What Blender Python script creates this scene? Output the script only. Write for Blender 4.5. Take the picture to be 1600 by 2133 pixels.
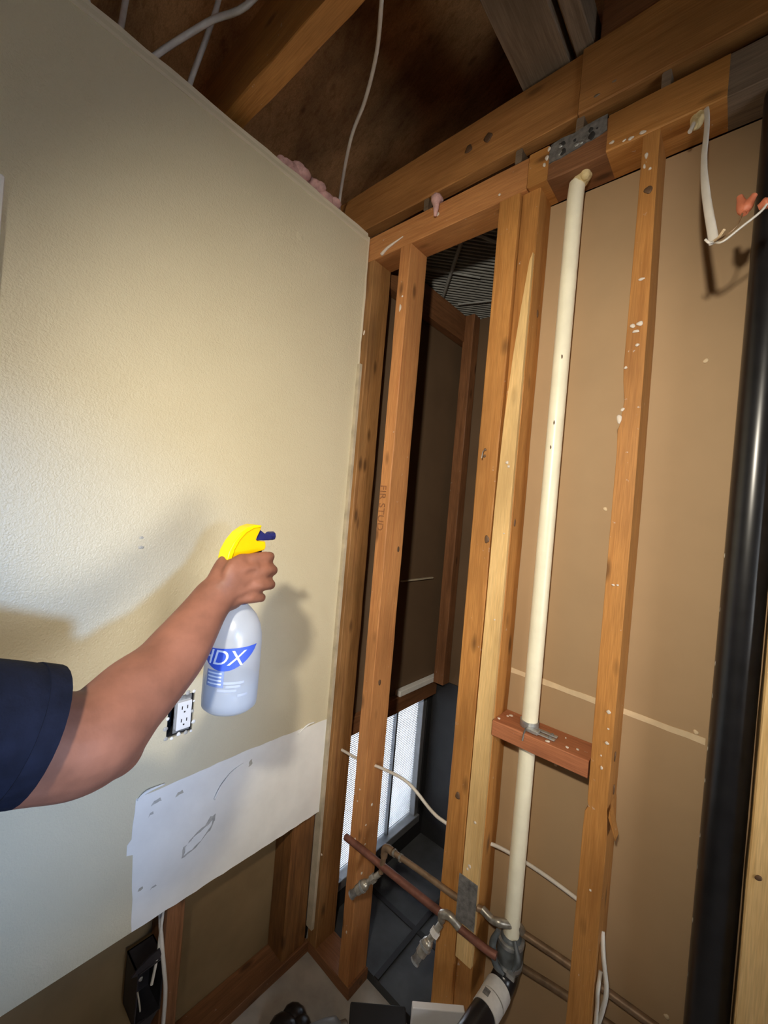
import bpy, bmesh, math, random
from mathutils import Vector, Matrix
random.seed(7)
for o in list(bpy.data.objects): bpy.data.objects.remove(o)
scene = bpy.context.scene
C = scene.collection
R = math.radians

# ------------------------------------------------------------------ camera
cam_d = bpy.data.cameras.new('camera'); cam = bpy.data.objects.new('camera', cam_d); C.objects.link(cam)
cam_d.sensor_fit = 'VERTICAL'; cam_d.sensor_height = 36.0; cam_d.sensor_width = 36.0
cam_d.lens = 36.0 * 850.0 / 2133.0
cam_d.clip_start = 0.02
yaw, pitch, roll = R(41.0), R(-0.11), R(4.92)
fw = Vector((-math.sin(yaw) * math.cos(pitch), math.cos(yaw) * math.cos(pitch), math.sin(pitch)))
rt = Vector((math.cos(yaw), math.sin(yaw), 0)); up = rt.cross(fw)
r2 = math.cos(roll) * rt + math.sin(roll) * up
u2 = -math.sin(roll) * rt + math.cos(roll) * up
m3 = Matrix((r2, u2, -fw)).transposed()
cam.matrix_world = Matrix.Translation((0.9, -0.98, 1.55)) @ m3.to_4x4()
scene.camera = cam

# ------------------------------------------------------------------ world, lamps, exposure
w = bpy.data.worlds.new('sky'); scene.world = w; w.use_nodes = True
bg = w.node_tree.nodes['Background']; bg.inputs[0].default_value = (0.86, 0.93, 1.0, 1); bg.inputs[1].default_value = 10.5
scene.view_settings.view_transform = 'Standard'; scene.view_settings.look = 'None'
scene.view_settings.exposure = 0.0; scene.view_settings.gamma = 1.0
scene.view_settings.use_curve_mapping = False

def spot(name, loc, target, energy, color, size, blend, radius):
    d = bpy.data.lights.new(name, 'SPOT'); d.energy = energy; d.color = color
    d.spot_size = R(size); d.spot_blend = blend; d.shadow_soft_size = radius
    o = bpy.data.objects.new(name, d); C.objects.link(o); o.location = loc
    o.rotation_euler = (Vector(target) - Vector(loc)).to_track_quat('-Z', 'Y').to_euler()
    return o
# warm head lamp worn by whoever takes the picture, and a cool hand torch further right
spot('head_lamp', (0.9, -1.25, 1.91), (0.17, 0.0, 1.55), 80, (1.0, 0.91, 0.75), 99, 1.0, 0.03)
spot('hand_torch', (2.0, -1.22, 1.6), (-0.12, -0.88, 1.10), 135, (0.26, 0.50, 1.0), 37, 1.0, 0.05)
# broad soft spot added at the right, out of the picture, as fill
spot('fill_spot', (2.2, -0.85, 1.15), (-0.12, -0.20, 1.16), 62, (1.0, 0.93, 0.82), 42, 1.0, 0.22)

# ------------------------------------------------------------------ materials
def newmat(name):
    m = bpy.data.materials.new(name); m.use_nodes = True
    nt = m.node_tree; b = nt.nodes['Principled BSDF']
    return m, nt, b
def node(nt, t, **k):
    n = nt.nodes.new(t)
    for a, v in k.items(): setattr(n, a, v)
    return n
def coords(nt, scale=(1, 1, 1), rnd=True):
    tc = node(nt, 'ShaderNodeTexCoord'); mp = node(nt, 'ShaderNodeMapping'); mp.inputs['Scale'].default_value = scale
    if rnd:
        oi = node(nt, 'ShaderNodeObjectInfo'); ml = node(nt, 'ShaderNodeMath', operation='MULTIPLY'); ml.inputs[1].default_value = 17.0
        nt.links.new(oi.outputs['Random'], ml.inputs[0])
        ad = node(nt, 'ShaderNodeVectorMath', operation='ADD')
        nt.links.new(tc.outputs['Object'], ad.inputs[0]); nt.links.new(ml.outputs[0], ad.inputs[1])
        nt.links.new(ad.outputs[0], mp.inputs[0])
    else:
        nt.links.new(tc.outputs['Object'], mp.inputs[0])
    return mp
def ramp(nt, fac, stops):
    r = node(nt, 'ShaderNodeValToRGB'); e = r.color_ramp.elements
    while len(e) < len(stops): e.new(0.5)
    for i, (p, c) in enumerate(stops): e[i].position = p; e[i].color = (*c, 1)
    nt.links.new(fac, r.inputs[0]); return r
def mix(nt, fac, a, b):
    m = node(nt, 'ShaderNodeMix', data_type='RGBA')
    for s, v in ((0, fac), (6, a), (7, b)):
        if hasattr(v, 'is_output'): nt.links.new(v, m.inputs[s])
        elif s == 0: m.inputs[0].default_value = v
        else: m.inputs[s].default_value = (*v, 1)
    return m.outputs[2]
def noise(nt, vec, scale, detail=3, rough=0.55):
    n = node(nt, 'ShaderNodeTexNoise'); n.inputs['Scale'].default_value = scale; n.inputs['Detail'].default_value = detail
    n.inputs['Roughness'].default_value = rough; nt.links.new(vec, n.inputs['Vector']); return n.outputs['Fac']
def bump(nt, b, h, strength, dist=0.002):
    n = node(nt, 'ShaderNodeBump'); n.inputs['Strength'].default_value = strength; n.inputs['Distance'].default_value = dist
    nt.links.new(h, n.inputs['Height']); nt.links.new(n.outputs[0], b.inputs['Normal'])

def plain(name, col, rough=0.6, metal=0.0, var=0.12, vs=25, bm_=0.0, spec=0.5):
    m, nt, b = newmat(name)
    v = coords(nt, rnd=False)
    f = noise(nt, v.outputs[0], vs, 4)
    lo = tuple(c * (1 - var) for c in col); hi = tuple(min(1, c * (1 + var)) for c in col)
    r = ramp(nt, f, [(0.3, lo), (0.7, hi)]); nt.links.new(r.outputs[0], b.inputs['Base Color'])
    b.inputs['Roughness'].default_value = rough; b.inputs['Metallic'].default_value = metal
    b.inputs['Specular IOR Level'].default_value = spec
    if bm_: bump(nt, b, noise(nt, v.outputs[0], vs * 6, 2), bm_)
    return m

def wood(name, light, dark, axis='z', knots=0.75, stain=None, rough=0.6, specks=0.0):
    m, nt, b = newmat(name)
    s = {'x': (1.2, 30, 30), 'y': (30, 1.2, 30), 'z': (30, 30, 1.2)}[axis]
    v = coords(nt, s)
    g = noise(nt, v.outputs[0], 2.6, 5, 0.6)
    col = ramp(nt, g, [(0.28, dark), (0.52, light), (0.78, tuple(c * 0.82 for c in light))]).outputs[0]
    v2 = coords(nt, tuple(q * 5 for q in s))
    fine = noise(nt, v2.outputs[0], 3.0, 2)
    col = mix(nt, ramp(nt, fine, [(0.35, (0, 0, 0)), (0.75, (0.5, 0.5, 0.5))]).outputs[0], col, tuple(c * 0.55 for c in dark))
    # knots
    sk = {'x': (5, 14, 14), 'y': (14, 5, 14), 'z': (14, 14, 5)}[axis]
    v3 = coords(nt, sk)
    vo = node(nt, 'ShaderNodeTexVoronoi'); vo.inputs['Scale'].default_value = 1.0; nt.links.new(v3.outputs[0], vo.inputs['Vector'])
    kf = ramp(nt, vo.outputs['Distance'], [(0.06, (knots,) * 3), (0.16, (0, 0, 0))])
    col = mix(nt, kf.outputs[0], col, tuple(c * 0.22 for c in dark))
    # broad stains
    v4 = coords(nt, {'x': (1.5, 5, 5), 'y': (5, 1.5, 5), 'z': (5, 5, 1.5)}[axis])
    st = noise(nt, v4.outputs[0], 1.3, 4)
    col = mix(nt, ramp(nt, st, [(0.42, (0, 0, 0)), (0.72, (0.72, 0.72, 0.72))]).outputs[0], col, stain or tuple(c * 0.5 for c in dark))
    if specks:
        v5 = coords(nt, (1, 1, 1)); sp = noise(nt, v5.outputs[0], 60, 3, 0.6)
        col = mix(nt, ramp(nt, sp, [(0.70, (0, 0, 0)), (0.74, (specks,) * 3)]).outputs[0], col, (0.62, 0.56, 0.5))
    nt.links.new(col, b.inputs['Base Color']); b.inputs['Roughness'].default_value = rough
    b.inputs['Specular IOR Level'].default_value = 0.35
    bump(nt, b, g, 0.25, 0.002)
    return m

OR_L, OR_D = (0.57, 0.26, 0.07), (0.41, 0.165, 0.038)
RD_L, RD_D = (0.60, 0.27, 0.095), (0.45, 0.175, 0.058)
M = {}
for ax in 'xyz':
    M['fir_' + ax] = wood('fir_' + ax, OR_L, OR_D, ax, specks=0.5)
    M['red_' + ax] = wood('red_fir_' + ax, RD_L, RD_D, ax, specks=0.5)
    M['old_' + ax] = wood('old_fir_' + ax, (0.30, 0.13, 0.055), (0.17, 0.07, 0.028), ax, specks=0.3)
    M['grey_' + ax] = wood('grey_timber_' + ax, (0.26, 0.19, 0.13), (0.15, 0.105, 0.07), ax)
    M['pale_' + ax] = wood('pale_pine_' + ax, (0.86, 0.58, 0.26), (0.74, 0.45, 0.17), ax, knots=0.3)
M['dim_x'] = wood('brown_fir_x', (0.55, 0.255, 0.08), (0.38, 0.155, 0.045), 'x')
M['stain_z'] = wood('stained_fir', (0.40, 0.20, 0.07), (0.22, 0.09, 0.03), 'z', stain=(0.10, 0.055, 0.02))
M['rot_z'] = wood('water_stained_fir', (0.36, 0.16, 0.05), (0.15, 0.055, 0.018), 'z', stain=(0.05, 0.022, 0.01))
M['block'] = wood('painted_red_block', (0.46, 0.17, 0.075), (0.32, 0.11, 0.05), 'x', knots=0.2, specks=0.6)
M['sheath'] = wood('roof_plywood', (0.60, 0.29, 0.12), (0.38, 0.17, 0.065), 'x', knots=0.5, stain=(0.03, 0.014, 0.008), rough=0.85)

# painted orange-peel wall
def wallpaint():
    m, nt, b = newmat('beige_orange_peel_paint')
    v = coords(nt, rnd=False)
    f = noise(nt, v.outputs[0], 2.2, 4)
    col = ramp(nt, f, [(0.3, (0.62, 0.55, 0.385)), (0.7, (0.67, 0.60, 0.43))]).outputs[0]
    sm = noise(nt, v.outputs[0], 6.5, 4)
    col = mix(nt, ramp(nt, sm, [(0.66, (0, 0, 0)), (0.74, (0.35, 0.35, 0.35))]).outputs[0], col, (0.72, 0.62, 0.47))
    nt.links.new(col, b.inputs['Base Color'])
    b.inputs['Roughness'].default_value = 0.42; b.inputs['Specular IOR Level'].default_value = 0.55
    a = noise(nt, v.outputs[0], 120, 2); c = noise(nt, v.outputs[0], 260, 1)
    ad = node(nt, 'ShaderNodeMath', operation='ADD'); nt.links.new(a, ad.inputs[0]); nt.links.new(c, ad.inputs[1])
    bump(nt, b, ad.outputs[0], 0.32, 0.003)
    return m
M['paint'] = wallpaint()
M['bare'] = plain('bare_white_drywall', (0.84, 0.83, 0.80), 0.8, var=0.06, vs=9, bm_=0.12, spec=0.25)
M['gypsum'] = plain('gypsum_core', (0.86, 0.86, 0.84), 0.9, var=0.06, bm_=0.4)
M['tornpaper'] = plain('torn_paper', (0.45, 0.44, 0.41), 0.9, var=0.25, vs=60, bm_=0.4)
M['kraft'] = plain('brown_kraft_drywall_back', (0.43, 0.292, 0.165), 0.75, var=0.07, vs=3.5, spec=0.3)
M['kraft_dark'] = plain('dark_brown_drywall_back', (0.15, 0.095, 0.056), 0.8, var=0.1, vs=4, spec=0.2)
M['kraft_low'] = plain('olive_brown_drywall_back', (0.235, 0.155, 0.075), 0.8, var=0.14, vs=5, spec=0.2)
M['tape'] = plain('joint_tape_cream', (0.72, 0.56, 0.36), 0.8, var=0.1, vs=30)
M['edgepale'] = plain('pale_beige_tape', (0.74, 0.66, 0.50), 0.7, var=0.05, vs=12)
M['edge'] = plain('drywall_edge_grey', (0.47, 0.40, 0.29), 0.85, var=0.22, vs=18, bm_=0.4)
M['concrete'] = plain('concrete_floor', (0.40, 0.37, 0.33), 0.85, var=0.25, vs=9, bm_=0.5)
M['cream_pvc'] = plain('cream_plastic_pipe', (0.86, 0.80, 0.62), 0.35, var=0.05, vs=22)
M['black_abs'] = plain('black_plastic_pipe', (0.012, 0.012, 0.014), 0.28, var=0.3, vs=30, spec=0.6)
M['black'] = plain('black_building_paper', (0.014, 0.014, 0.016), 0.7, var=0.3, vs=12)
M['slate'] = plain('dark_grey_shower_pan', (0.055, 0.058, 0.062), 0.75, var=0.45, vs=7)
M['foam'] = plain('yellow_spray_foam', (0.66, 0.52, 0.27), 0.8, var=0.25, vs=60, bm_=0.5)
M['cable'] = plain('white_cable_sheath', (0.70, 0.66, 0.60), 0.55, var=0.08)
M['cable_a'] = plain('dusty_attic_cable', (0.62, 0.58, 0.54), 0.6, var=0.12)
M['orange'] = plain('salmon_wire_connector', (0.62, 0.19, 0.10), 0.5, var=0.1)
M['bare_wire'] = plain('copper_wire', (0.35, 0.22, 0.12), 0.45, metal=0.5)
M['copper'] = plain('tarnished_copper', (0.23, 0.15, 0.09), 0.5, metal=0.35, var=0.3, vs=35)
M['redcop'] = plain('reddish_copper', (0.20, 0.078, 0.052), 0.55, metal=0.25, var=0.3, vs=35)
M['solder'] = plain('soldered_fitting', (0.36, 0.33, 0.28), 0.35, metal=0.6, var=0.4, vs=70)
M['steel'] = plain('galvanised_steel', (0.42, 0.43, 0.43), 0.4, metal=0.7, var=0.3, vs=60)
M['dullsteel'] = plain('dull_grey_nail_plate', (0.17, 0.16, 0.15), 0.65, metal=0.2, var=0.45, vs=70, bm_=0.6)
M['rubber'] = plain('grey_rubber_coupling', (0.09, 0.10, 0.105), 0.45, var=0.35, vs=40)
M['tapewhite'] = plain('white_tape_wrap', (0.66, 0.62, 0.57), 0.6, var=0.1, vs=50)
M['white'] = plain('white_plastic', (0.86, 0.87, 0.88), 0.4, var=0.03)
M['whitepaint'] = plain('white_painted_trim', (0.80, 0.79, 0.80), 0.5, var=0.04)
M['dark'] = plain('dark_cavity', (0.02, 0.018, 0.017), 0.8)
M['boxblue'] = plain('dark_electrical_box', (0.025, 0.022, 0.026), 0.5, var=0.4)
M['alum'] = plain('grey_aluminium_frame', (0.22, 0.225, 0.24), 0.5, metal=0.4, var=0.12)
M['slat'] = plain('grey_slat', (0.42, 0.44, 0.47), 0.6)
M['insul'] = plain('pink_insulation', (0.60, 0.36, 0.33), 0.95, var=0.25, vs=40, bm_=0.8)
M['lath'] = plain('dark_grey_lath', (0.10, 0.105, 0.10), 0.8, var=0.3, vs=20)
M['lathline'] = plain('pale_grey_lath_strip', (0.36, 0.37, 0.36), 0.8, var=0.2, vs=20)
M['rib'] = plain('grey_lath_rib', (0.30, 0.30, 0.285), 0.8, var=0.2, vs=20)
M['plaster'] = plain('dried_white_plaster', (0.66, 0.57, 0.48), 0.55, var=0.06)
M['skin'] = plain('tan_skin', (0.25, 0.102, 0.06), 0.55, var=0.22, vs=20, bm_=0.18, spec=0.3)
M['navy'] = plain('navy_cotton', (0.007, 0.009, 0.019), 0.9, var=0.3, vs=40, bm_=0.3, spec=0.15)
M['denim'] = plain('dark_denim', (0.03, 0.035, 0.05), 0.9)
M['hair'] = plain('dark_hair', (0.02, 0.014, 0.01), 0.6)
M['eye'] = plain('eye_white', (0.7, 0.68, 0.65), 0.3)
M['yellow'] = plain('yellow_plastic', (0.95, 0.72, 0.0), 0.35, var=0.04)
M['amber'] = plain('amber_plastic', (0.95, 0.52, 0.0), 0.35, var=0.04)
M['blue'] = plain('dark_blue_plastic', (0.015, 0.02, 0.12), 0.35, var=0.1)
M['print'] = plain('blue_print', (0.05, 0.11, 0.58), 0.5, var=0.1)
M['print2'] = plain('faded_blue_print', (0.24, 0.32, 0.58), 0.5, var=0.1)
M['printw'] = plain('white_print', (0.72, 0.78, 0.90), 0.5, var=0.03)
M['printg'] = plain('pale_grey_print', (0.42, 0.47, 0.57), 0.5, var=0.05)
M['ink'] = plain('stamp_ink', (0.26, 0.105, 0.04), 0.8, var=0.3, vs=60)
M['nail'] = plain('rusty_nail', (0.16, 0.09, 0.05), 0.6, metal=0.4)
M['smudge'] = plain('grey_smudge', (0.47, 0.44, 0.37), 0.8, var=0.2)

def frosted(name, col, a):
    m, nt, b = newmat(name); nt.nodes.remove(b)
    out = nt.nodes['Material Output']
    d = node(nt, 'ShaderNodeBsdfDiffuse'); d.inputs[0].default_value = (*col, 1)
    t = node(nt, 'ShaderNodeBsdfTranslucent'); t.inputs[0].default_value = (*col, 1)
    g = node(nt, 'ShaderNodeBsdfGlossy'); g.inputs['Roughness'].default_value = 0.25
    tr = node(nt, 'ShaderNodeBsdfTransparent'); tr.inputs[0].default_value = (0.95, 0.97, 1, 1)
    m1 = node(nt, 'ShaderNodeMixShader'); m1.inputs[0].default_value = 0.5
    nt.links.new(d.outputs[0], m1.inputs[1]); nt.links.new(t.outputs[0], m1.inputs[2])
    m2 = node(nt, 'ShaderNodeMixShader'); m2.inputs[0].default_value = 0.07
    nt.links.new(m1.outputs[0], m2.inputs[1]); nt.links.new(g.outputs[0], m2.inputs[2])
    m3_ = node(nt, 'ShaderNodeMixShader'); m3_.inputs[0].default_value = a
    nt.links.new(m2.outputs[0], m3_.inputs[1]); nt.links.new(tr.outputs[0], m3_.inputs[2])
    nt.links.new(m3_.outputs[0], out.inputs[0]); return m
M['bottle'] = frosted('frosted_bottle_plastic', (0.82, 0.88, 0.98), 0.42)
M['water'] = frosted('cloudy_water', (0.62, 0.70, 0.80), 0.45)
M['pane'] = frosted('obscured_glass', (0.97, 0.98, 1.0), 0.35)

# ------------------------------------------------------------------ mesh helpers
def bm_box(bm, x0, x1, y0, y1, z0, z1, rot=None):
    r = bmesh.ops.create_cube(bm, size=1.0)['verts']
    for v in r: v.co = Vector((x0 + (v.co.x + .5) * (x1 - x0), y0 + (v.co.y + .5) * (y1 - y0), z0 + (v.co.z + .5) * (z1 - z0)))
    if rot: bmesh.ops.transform(bm, matrix=rot, verts=r)
    return r
def smooth_path(pts, n=6):
    P = [Vector(p) for p in pts]
    if len(P) < 3: return P
    out = []
    for i in range(len(P) - 1):
        a = P[i - 1] if i else P[0] * 2 - P[1]; b, c = P[i], P[i + 1]; d = P[i + 2] if i + 2 < len(P) else P[-1] * 2 - P[-2]
        for k in range(n):
            t = k / n
            out.append(0.5 * (2 * b + (c - a) * t + (2 * a - 5 * b + 4 * c - d) * t * t + (3 * b - a - 3 * c + d) * t ** 3))
    out.append(P[-1]); return out
def bm_tube(bm, pts, rad, seg=12, n=6, caps=True, smooth=True, flat=1.0):
    """tube along pts; rad a number or list per control point"""
    P = smooth_path(pts, n) if smooth else [Vector(p) for p in pts]
    if isinstance(rad, (list, tuple)):
        if smooth and len(pts) > 2:
            rr = []
            for i in range(len(rad) - 1):
                for k in range(n):
                    t = k / n; t = t * t * (3 - 2 * t); rr.append(rad[i] * (1 - t) + rad[i + 1] * t)
            rr.append(rad[-1])
        else: rr = list(rad)
    else: rr = [rad] * len(P)
    up_ = None; rings = []
    for i, p in enumerate(P):
        t = (P[min(i + 1, len(P) - 1)] - P[max(i - 1, 0)]).normalized()
        if up_ is None:
            up_ = t.orthogonal().normalized()
        up_ = (up_ - t * up_.dot(t)).normalized(); sd = t.cross(up_)
        rings.append([bm.verts.new(p + (up_ * math.cos(2 * math.pi * k / seg) + sd * math.sin(2 * math.pi * k / seg) * flat) * rr[i]) for k in range(seg)])
    for a, b in zip(rings, rings[1:]):
        for k in range(seg): bm.faces.new((a[k], a[(k + 1) % seg], b[(k + 1) % seg], b[k]))
    if caps:
        bm.faces.new(list(reversed(rings[0]))); bm.faces.new(rings[-1])
def bm_ell(bm, c, r, rot=None, u=16, v=10):
    m = Matrix.Translation(c) @ (rot.to_4x4() if rot else Matrix()) @ Matrix.Diagonal((r[0], r[1], r[2], 1))
    bmesh.ops.create_uvsphere(bm, u_segments=u, v_segments=v, radius=1.0, matrix=m)
def bm_lathe(bm, prof, seg=32, origin=(0, 0, 0)):
    rings = []
    for r, z in prof:
        rings.append([bm.verts.new((origin[0] + r * math.cos(2 * math.pi * k / seg), origin[1] + r * math.sin(2 * math.pi * k / seg), origin[2] + z)) for k in range(seg)])
    for a, b in zip(rings, rings[1:]):
        for k in range(seg): bm.faces.new((a[k], a[(k + 1) % seg], b[(k + 1) % seg], b[k]))
    bm.faces.new(list(reversed(rings[0]))); bm.faces.new(rings[-1])
def bm_prism(bm, poly, d0, d1, f):
    """poly: 2-D points; f(u, v, d) -> 3-D"""
    a = [bm.verts.new(f(u, v, d0)) for u, v in poly]; b = [bm.verts.new(f(u, v, d1)) for u, v in poly]
    n = len(poly); bm.faces.new(a); bm.faces.new(list(reversed(b)))
    for i in range(n): bm.faces.new((a[i], b[i], b[(i + 1) % n], a[(i + 1) % n]))

def obj(name, bm, mat, parent=None, smooth=False, bevel=0.0, origin=None, label=None, seg=2):
    bmesh.ops.recalc_face_normals(bm, faces=bm.faces)
    me = bpy.data.meshes.new(name); 
    if smooth:
        for f in bm.faces: f.smooth = True
    if origin is None:
        xs = [v.co for v in bm.verts]
        mn = Vector([min(v[i] for v in xs) for i in range(3)]); mx = Vector([max(v[i] for v in xs) for i in range(3)])
        origin = Vector(((mn.x + mx.x) / 2, (mn.y + mx.y) / 2, mn.z))
    origin = Vector(origin)
    bmesh.ops.translate(bm, vec=-origin, verts=bm.verts)
    bm.to_mesh(me); bm.free()
    me.materials.append(M[mat] if isinstance(mat, str) else mat)
    o = bpy.data.objects.new(name, me); C.objects.link(o)
    if parent:
        o.parent = parent; pl = parent.get('_o'); o.location = origin - Vector(pl)
    else: o.location = origin
    o['_o'] = tuple(origin)
    if label: o['label'] = label
    if bevel:
        b = o.modifiers.new('bevel', 'BEVEL'); b.width = bevel; b.segments = seg; b.limit_method = 'ANGLE'
    return o
def thing(name, label, cat, loc, group=None):
    o = bpy.data.objects.new(name, None); C.objects.link(o); o.location = loc; o['_o'] = tuple(loc)
    o.empty_display_size = 0.05
    return tag(o, label, cat, group)
def tag(o, label=None, cat=None, group=None, kind=None):
    for k, v in (('label', label), ('category', cat), ('group', group), ('kind', kind)):
        if v: o[k] = v
    return o
def box(name, x0, x1, y0, y1, z0, z1, mat, parent=None, bevel=0.0, label=None):
    bm = bmesh.new(); bm_box(bm, x0, x1, y0, y1, z0, z1); return obj(name, bm, mat, parent, bevel=bevel, label=label)
def tube(name, pts, rad, mat, parent=None, seg=12, n=6, label=None, smooth=True, flat=1.0):
    bm = bmesh.new(); bm_tube(bm, pts, rad, seg, n, smooth=smooth, flat=flat); o = obj(name, bm, mat, parent, smooth=True, label=label)
    md = o.modifiers.new('split', 'EDGE_SPLIT'); md.split_angle = R(50); return o
def struct(o, label=None):
    o['kind'] = 'structure'
    if label: o['label'] = label
    return o

def timber(name, x0, x1, y0, y1, z0, z1, mat, label, cat='stud', group=None, jit=0.0008, parent=None, chips=()):
    """sawn timber: long box cut into segments with slightly uneven, eased edges"""
    d = [x1 - x0, y1 - y0, z1 - z0]; ax = d.index(max(d)); n = max(4, int(d[ax] / 0.09))
    lo = [x0, y0, z0]; hi = [x1, y1, z1]; a, b = [i for i in range(3) if i != ax]
    e = 0.0022
    prof = [(lo[a] + e, lo[b]), (hi[a] - e, lo[b]), (hi[a], lo[b] + e), (hi[a], hi[b] - e), (hi[a] - e, hi[b]), (lo[a] + e, hi[b]), (lo[a], hi[b] - e), (lo[a], lo[b] + e)]
    bm = bmesh.new(); rings = []
    rr = random.Random(hash((x0, y0, z0)) & 0xffff)
    for i in range(n + 1):
        t = lo[ax] + d[ax] * i / n; ring = []
        for (p, q) in prof:
            c = [0, 0, 0]; c[ax] = t; c[a] = p + rr.uniform(-jit, jit); c[b] = q + rr.uniform(-jit, jit)
            ring.append(bm.verts.new(c))
        rings.append(ring)
    for r0, r1 in zip(rings, rings[1:]):
        for k in range(8): bm.faces.new((r0[k], r0[(k + 1) % 8], r1[(k + 1) % 8], r1[k]))
    bm.faces.new(list(reversed(rings[0]))); bm.faces.new(rings[-1])
    o = obj(name, bm, mat, parent)
    if parent is None: tag(o, label, cat, group)
    return o
def splat(parent, x, y, z, r=0.006, normal='y', mat='plaster', stretch=1.0, name='plaster_splat'):
    if name == 'plaster_splat': r *= 0.66
    bm = bmesh.new()
    bmesh.ops.create_icosphere(bm, subdivisions=2, radius=1.0)
    for v in bm.verts:
        k = 1 + 0.22 * math.sin(v.co.x * 3 + z * 90) * math.cos(v.co.z * 3 + x * 70)
        v.co *= k
    sc = {'y': (r, 0.0018, r * stretch), 'x': (0.0018, r, r * stretch), 'z': (r * stretch, r, 0.0018)}[normal]
    bmesh.ops.transform(bm, matrix=Matrix.Translation((x, y, z)) @ Matrix.Diagonal((*sc, 1)), verts=bm.verts)
    return obj(name, bm, mat, parent, smooth=True, origin=(x, y, z))
def text_mesh(s, size, fn, extr=0.0006):
    cu = bpy.data.curves.new('lettering', 'FONT'); cu.body = s; cu.size = size; cu.extrude = 0; cu.resolution_u = 4; cu.align_x = 'CENTER'; cu.align_y = 'CENTER'
    to = bpy.data.objects.new('lettering', cu); C.objects.link(to)
    dg = bpy.context.evaluated_depsgraph_get(); me = bpy.data.meshes.new_from_object(to.evaluated_get(dg))
    bpy.data.objects.remove(to); bm = bmesh.new(); bm.from_mesh(me); bpy.data.meshes.remove(me)
    g = bmesh.ops.extrude_face_region(bm, geom=list(bm.faces))
    for v in [q for q in g['geom'] if isinstance(q, bmesh.types.BMVert)]: v.co.z += extr
    for v in bm.verts: v.co = Vector(fn(v.co.x, v.co.y, v.co.z))
    return bm

# ------------------------------------------------------------------ setting: shell
struct(box('floor', -0.9, 2.4, -3.0, 1.6, -0.12, 0.0, 'concrete'), 'dusty grey concrete floor')
# left wall drywall with the outlet cut-out (panel split round the hole, one mesh)
XW = -0.12
bm = bmesh.new()
hy0, hy1, hz0, hz1 = -0.545, -0.482, 0.948, 1.047
def lw(y0, y1, z0, z1): bm_box(bm, XW - 0.013, XW, y0, y1, z0, z1)
lw(-3.0, hy0, 0.503, 2.483); lw(hy1, -0.006, 0.503, 2.483); lw(hy0, hy1, 0.503, hz0); lw(hy0, hy1, hz1, 2.483)
wall_left = struct(obj('wall_left', bm, 'paint', origin=(XW, -1.5, 0.503)), 'beige orange-peel textured drywall on the left wall')
# ragged paper strip where the ceiling used to meet the wall
bm = bmesh.new(); rr = random.Random(3); poly = []
N = 60
for i in range(N + 1): poly.append((-3.0 + 2.99 * i / N, 2.464 + rr.uniform(-0.001, 0.001)))
for i in range(N, -1, -1): poly.append((-3.0 + 2.99 * i / N, 2.497 + rr.uniform(-0.002, 0.002)))
for i in range(N):
    a, b, c, d = poly[i], poly[i + 1], poly[2 * N - i], poly[2 * N + 1 - i]
    vs = [bm.verts.new((XW + 0.0016, *a)), bm.verts.new((XW + 0.0016, *b)), bm.verts.new((XW - 0.004, *c)), bm.verts.new((XW - 0.004, *d))]
    vb = [bm.verts.new((XW - 0.013, *p)) for p in (a, b, c, d)]
    bm.faces.new(vs); bm.faces.new(list(reversed(vb)))
    for k in range(4): bm.faces.new((vs[k], vb[k], vb[(k + 1) % 4], vs[(k + 1) % 4]))
bmesh.ops.remove_doubles(bm, verts=bm.verts, dist=1e-6)
obj('ceiling_tape_edge', bm, 'edgepale', wall_left, label='pale torn tape along the top of the wall')
# corner edge of the panel, chipped
bm = bmesh.new(); rr = random.Random(5); N = 44; ed = []
for i in range(N + 1): ed.append((rr.uniform(-0.0015, 0.0025), 0.503 + 1.98 * i / N))
for i in range(N):
    (e0, z0), (e1, z1) = ed[i], ed[i + 1]
    q = [(XW + .0008, -0.009, z0), (XW + .0008, -0.003 + e0, z0), (XW + .0008, -0.003 + e1, z1), (XW + .0008, -0.009, z1)]
    vs = [bm.verts.new(p) for p in q]; vb = [bm.verts.new((XW - 0.0128, p[1], p[2])) for p in q]
    bm.faces.new(vs); bm.faces.new(list(reversed(vb)))
    for k in range(4): bm.faces.new((vs[k], vb[k], vb[(k + 1) % 4], vs[(k + 1) % 4]))
bmesh.ops.remove_doubles(bm, verts=bm.verts, dist=1e-6)
obj('cut_edge', bm, 'edgepale', wall_left, label='chipped cut edge of the drywall')
# bare patch, ragged outline
def ragged(pts, step=0.02, amp=0.004, seed=1):
    rr = random.Random(seed); out = []
    for i, p in enumerate(pts):
        q = pts[(i + 1) % len(pts)]; L = math.hypot(q[0] - p[0], q[1] - p[1]); n = max(1, int(L / step))
        for k in range(n):
            t = k / n; a = amp if k else amp * 0.3
            out.append((p[0] + (q[0] - p[0]) * t + rr.uniform(-a, a), p[1] + (q[1] - p[1]) * t + rr.uniform(-a, a)))
    return out
fx = lambda u, v, d: (d, u, v)
bm = bmesh.new()
bm_prism(bm, ragged([(-0.586, 0.5035), (-0.007, 0.5035), (-0.007, 0.822), (-0.30, 0.832), (-0.602, 0.828), (-0.604, 0.735), (-0.612, 0.725), (-0.612, 0.700), (-0.598, 0.695)], 0.025, 0.0016), XW - 0.001, XW + 0.0009, fx)
patch = obj('bare_patch', bm, 'bare', wall_left, label='bare white rectangle where something was removed')
bm = bmesh.new(); bm_prism(bm, ragged([(-0.480, 0.618), (-0.455, 0.622), (-0.425, 0.640), (-0.403, 0.660), (-0.396, 0.692), (-0.412, 0.690), (-0.425, 0.672), (-0.445, 0.666), (-0.478, 0.645)], 0.008, 0.0035, 4), XW, XW + 0.0013, fx)
obj('torn_paper_rim', bm, 'tornpaper', patch)
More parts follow.
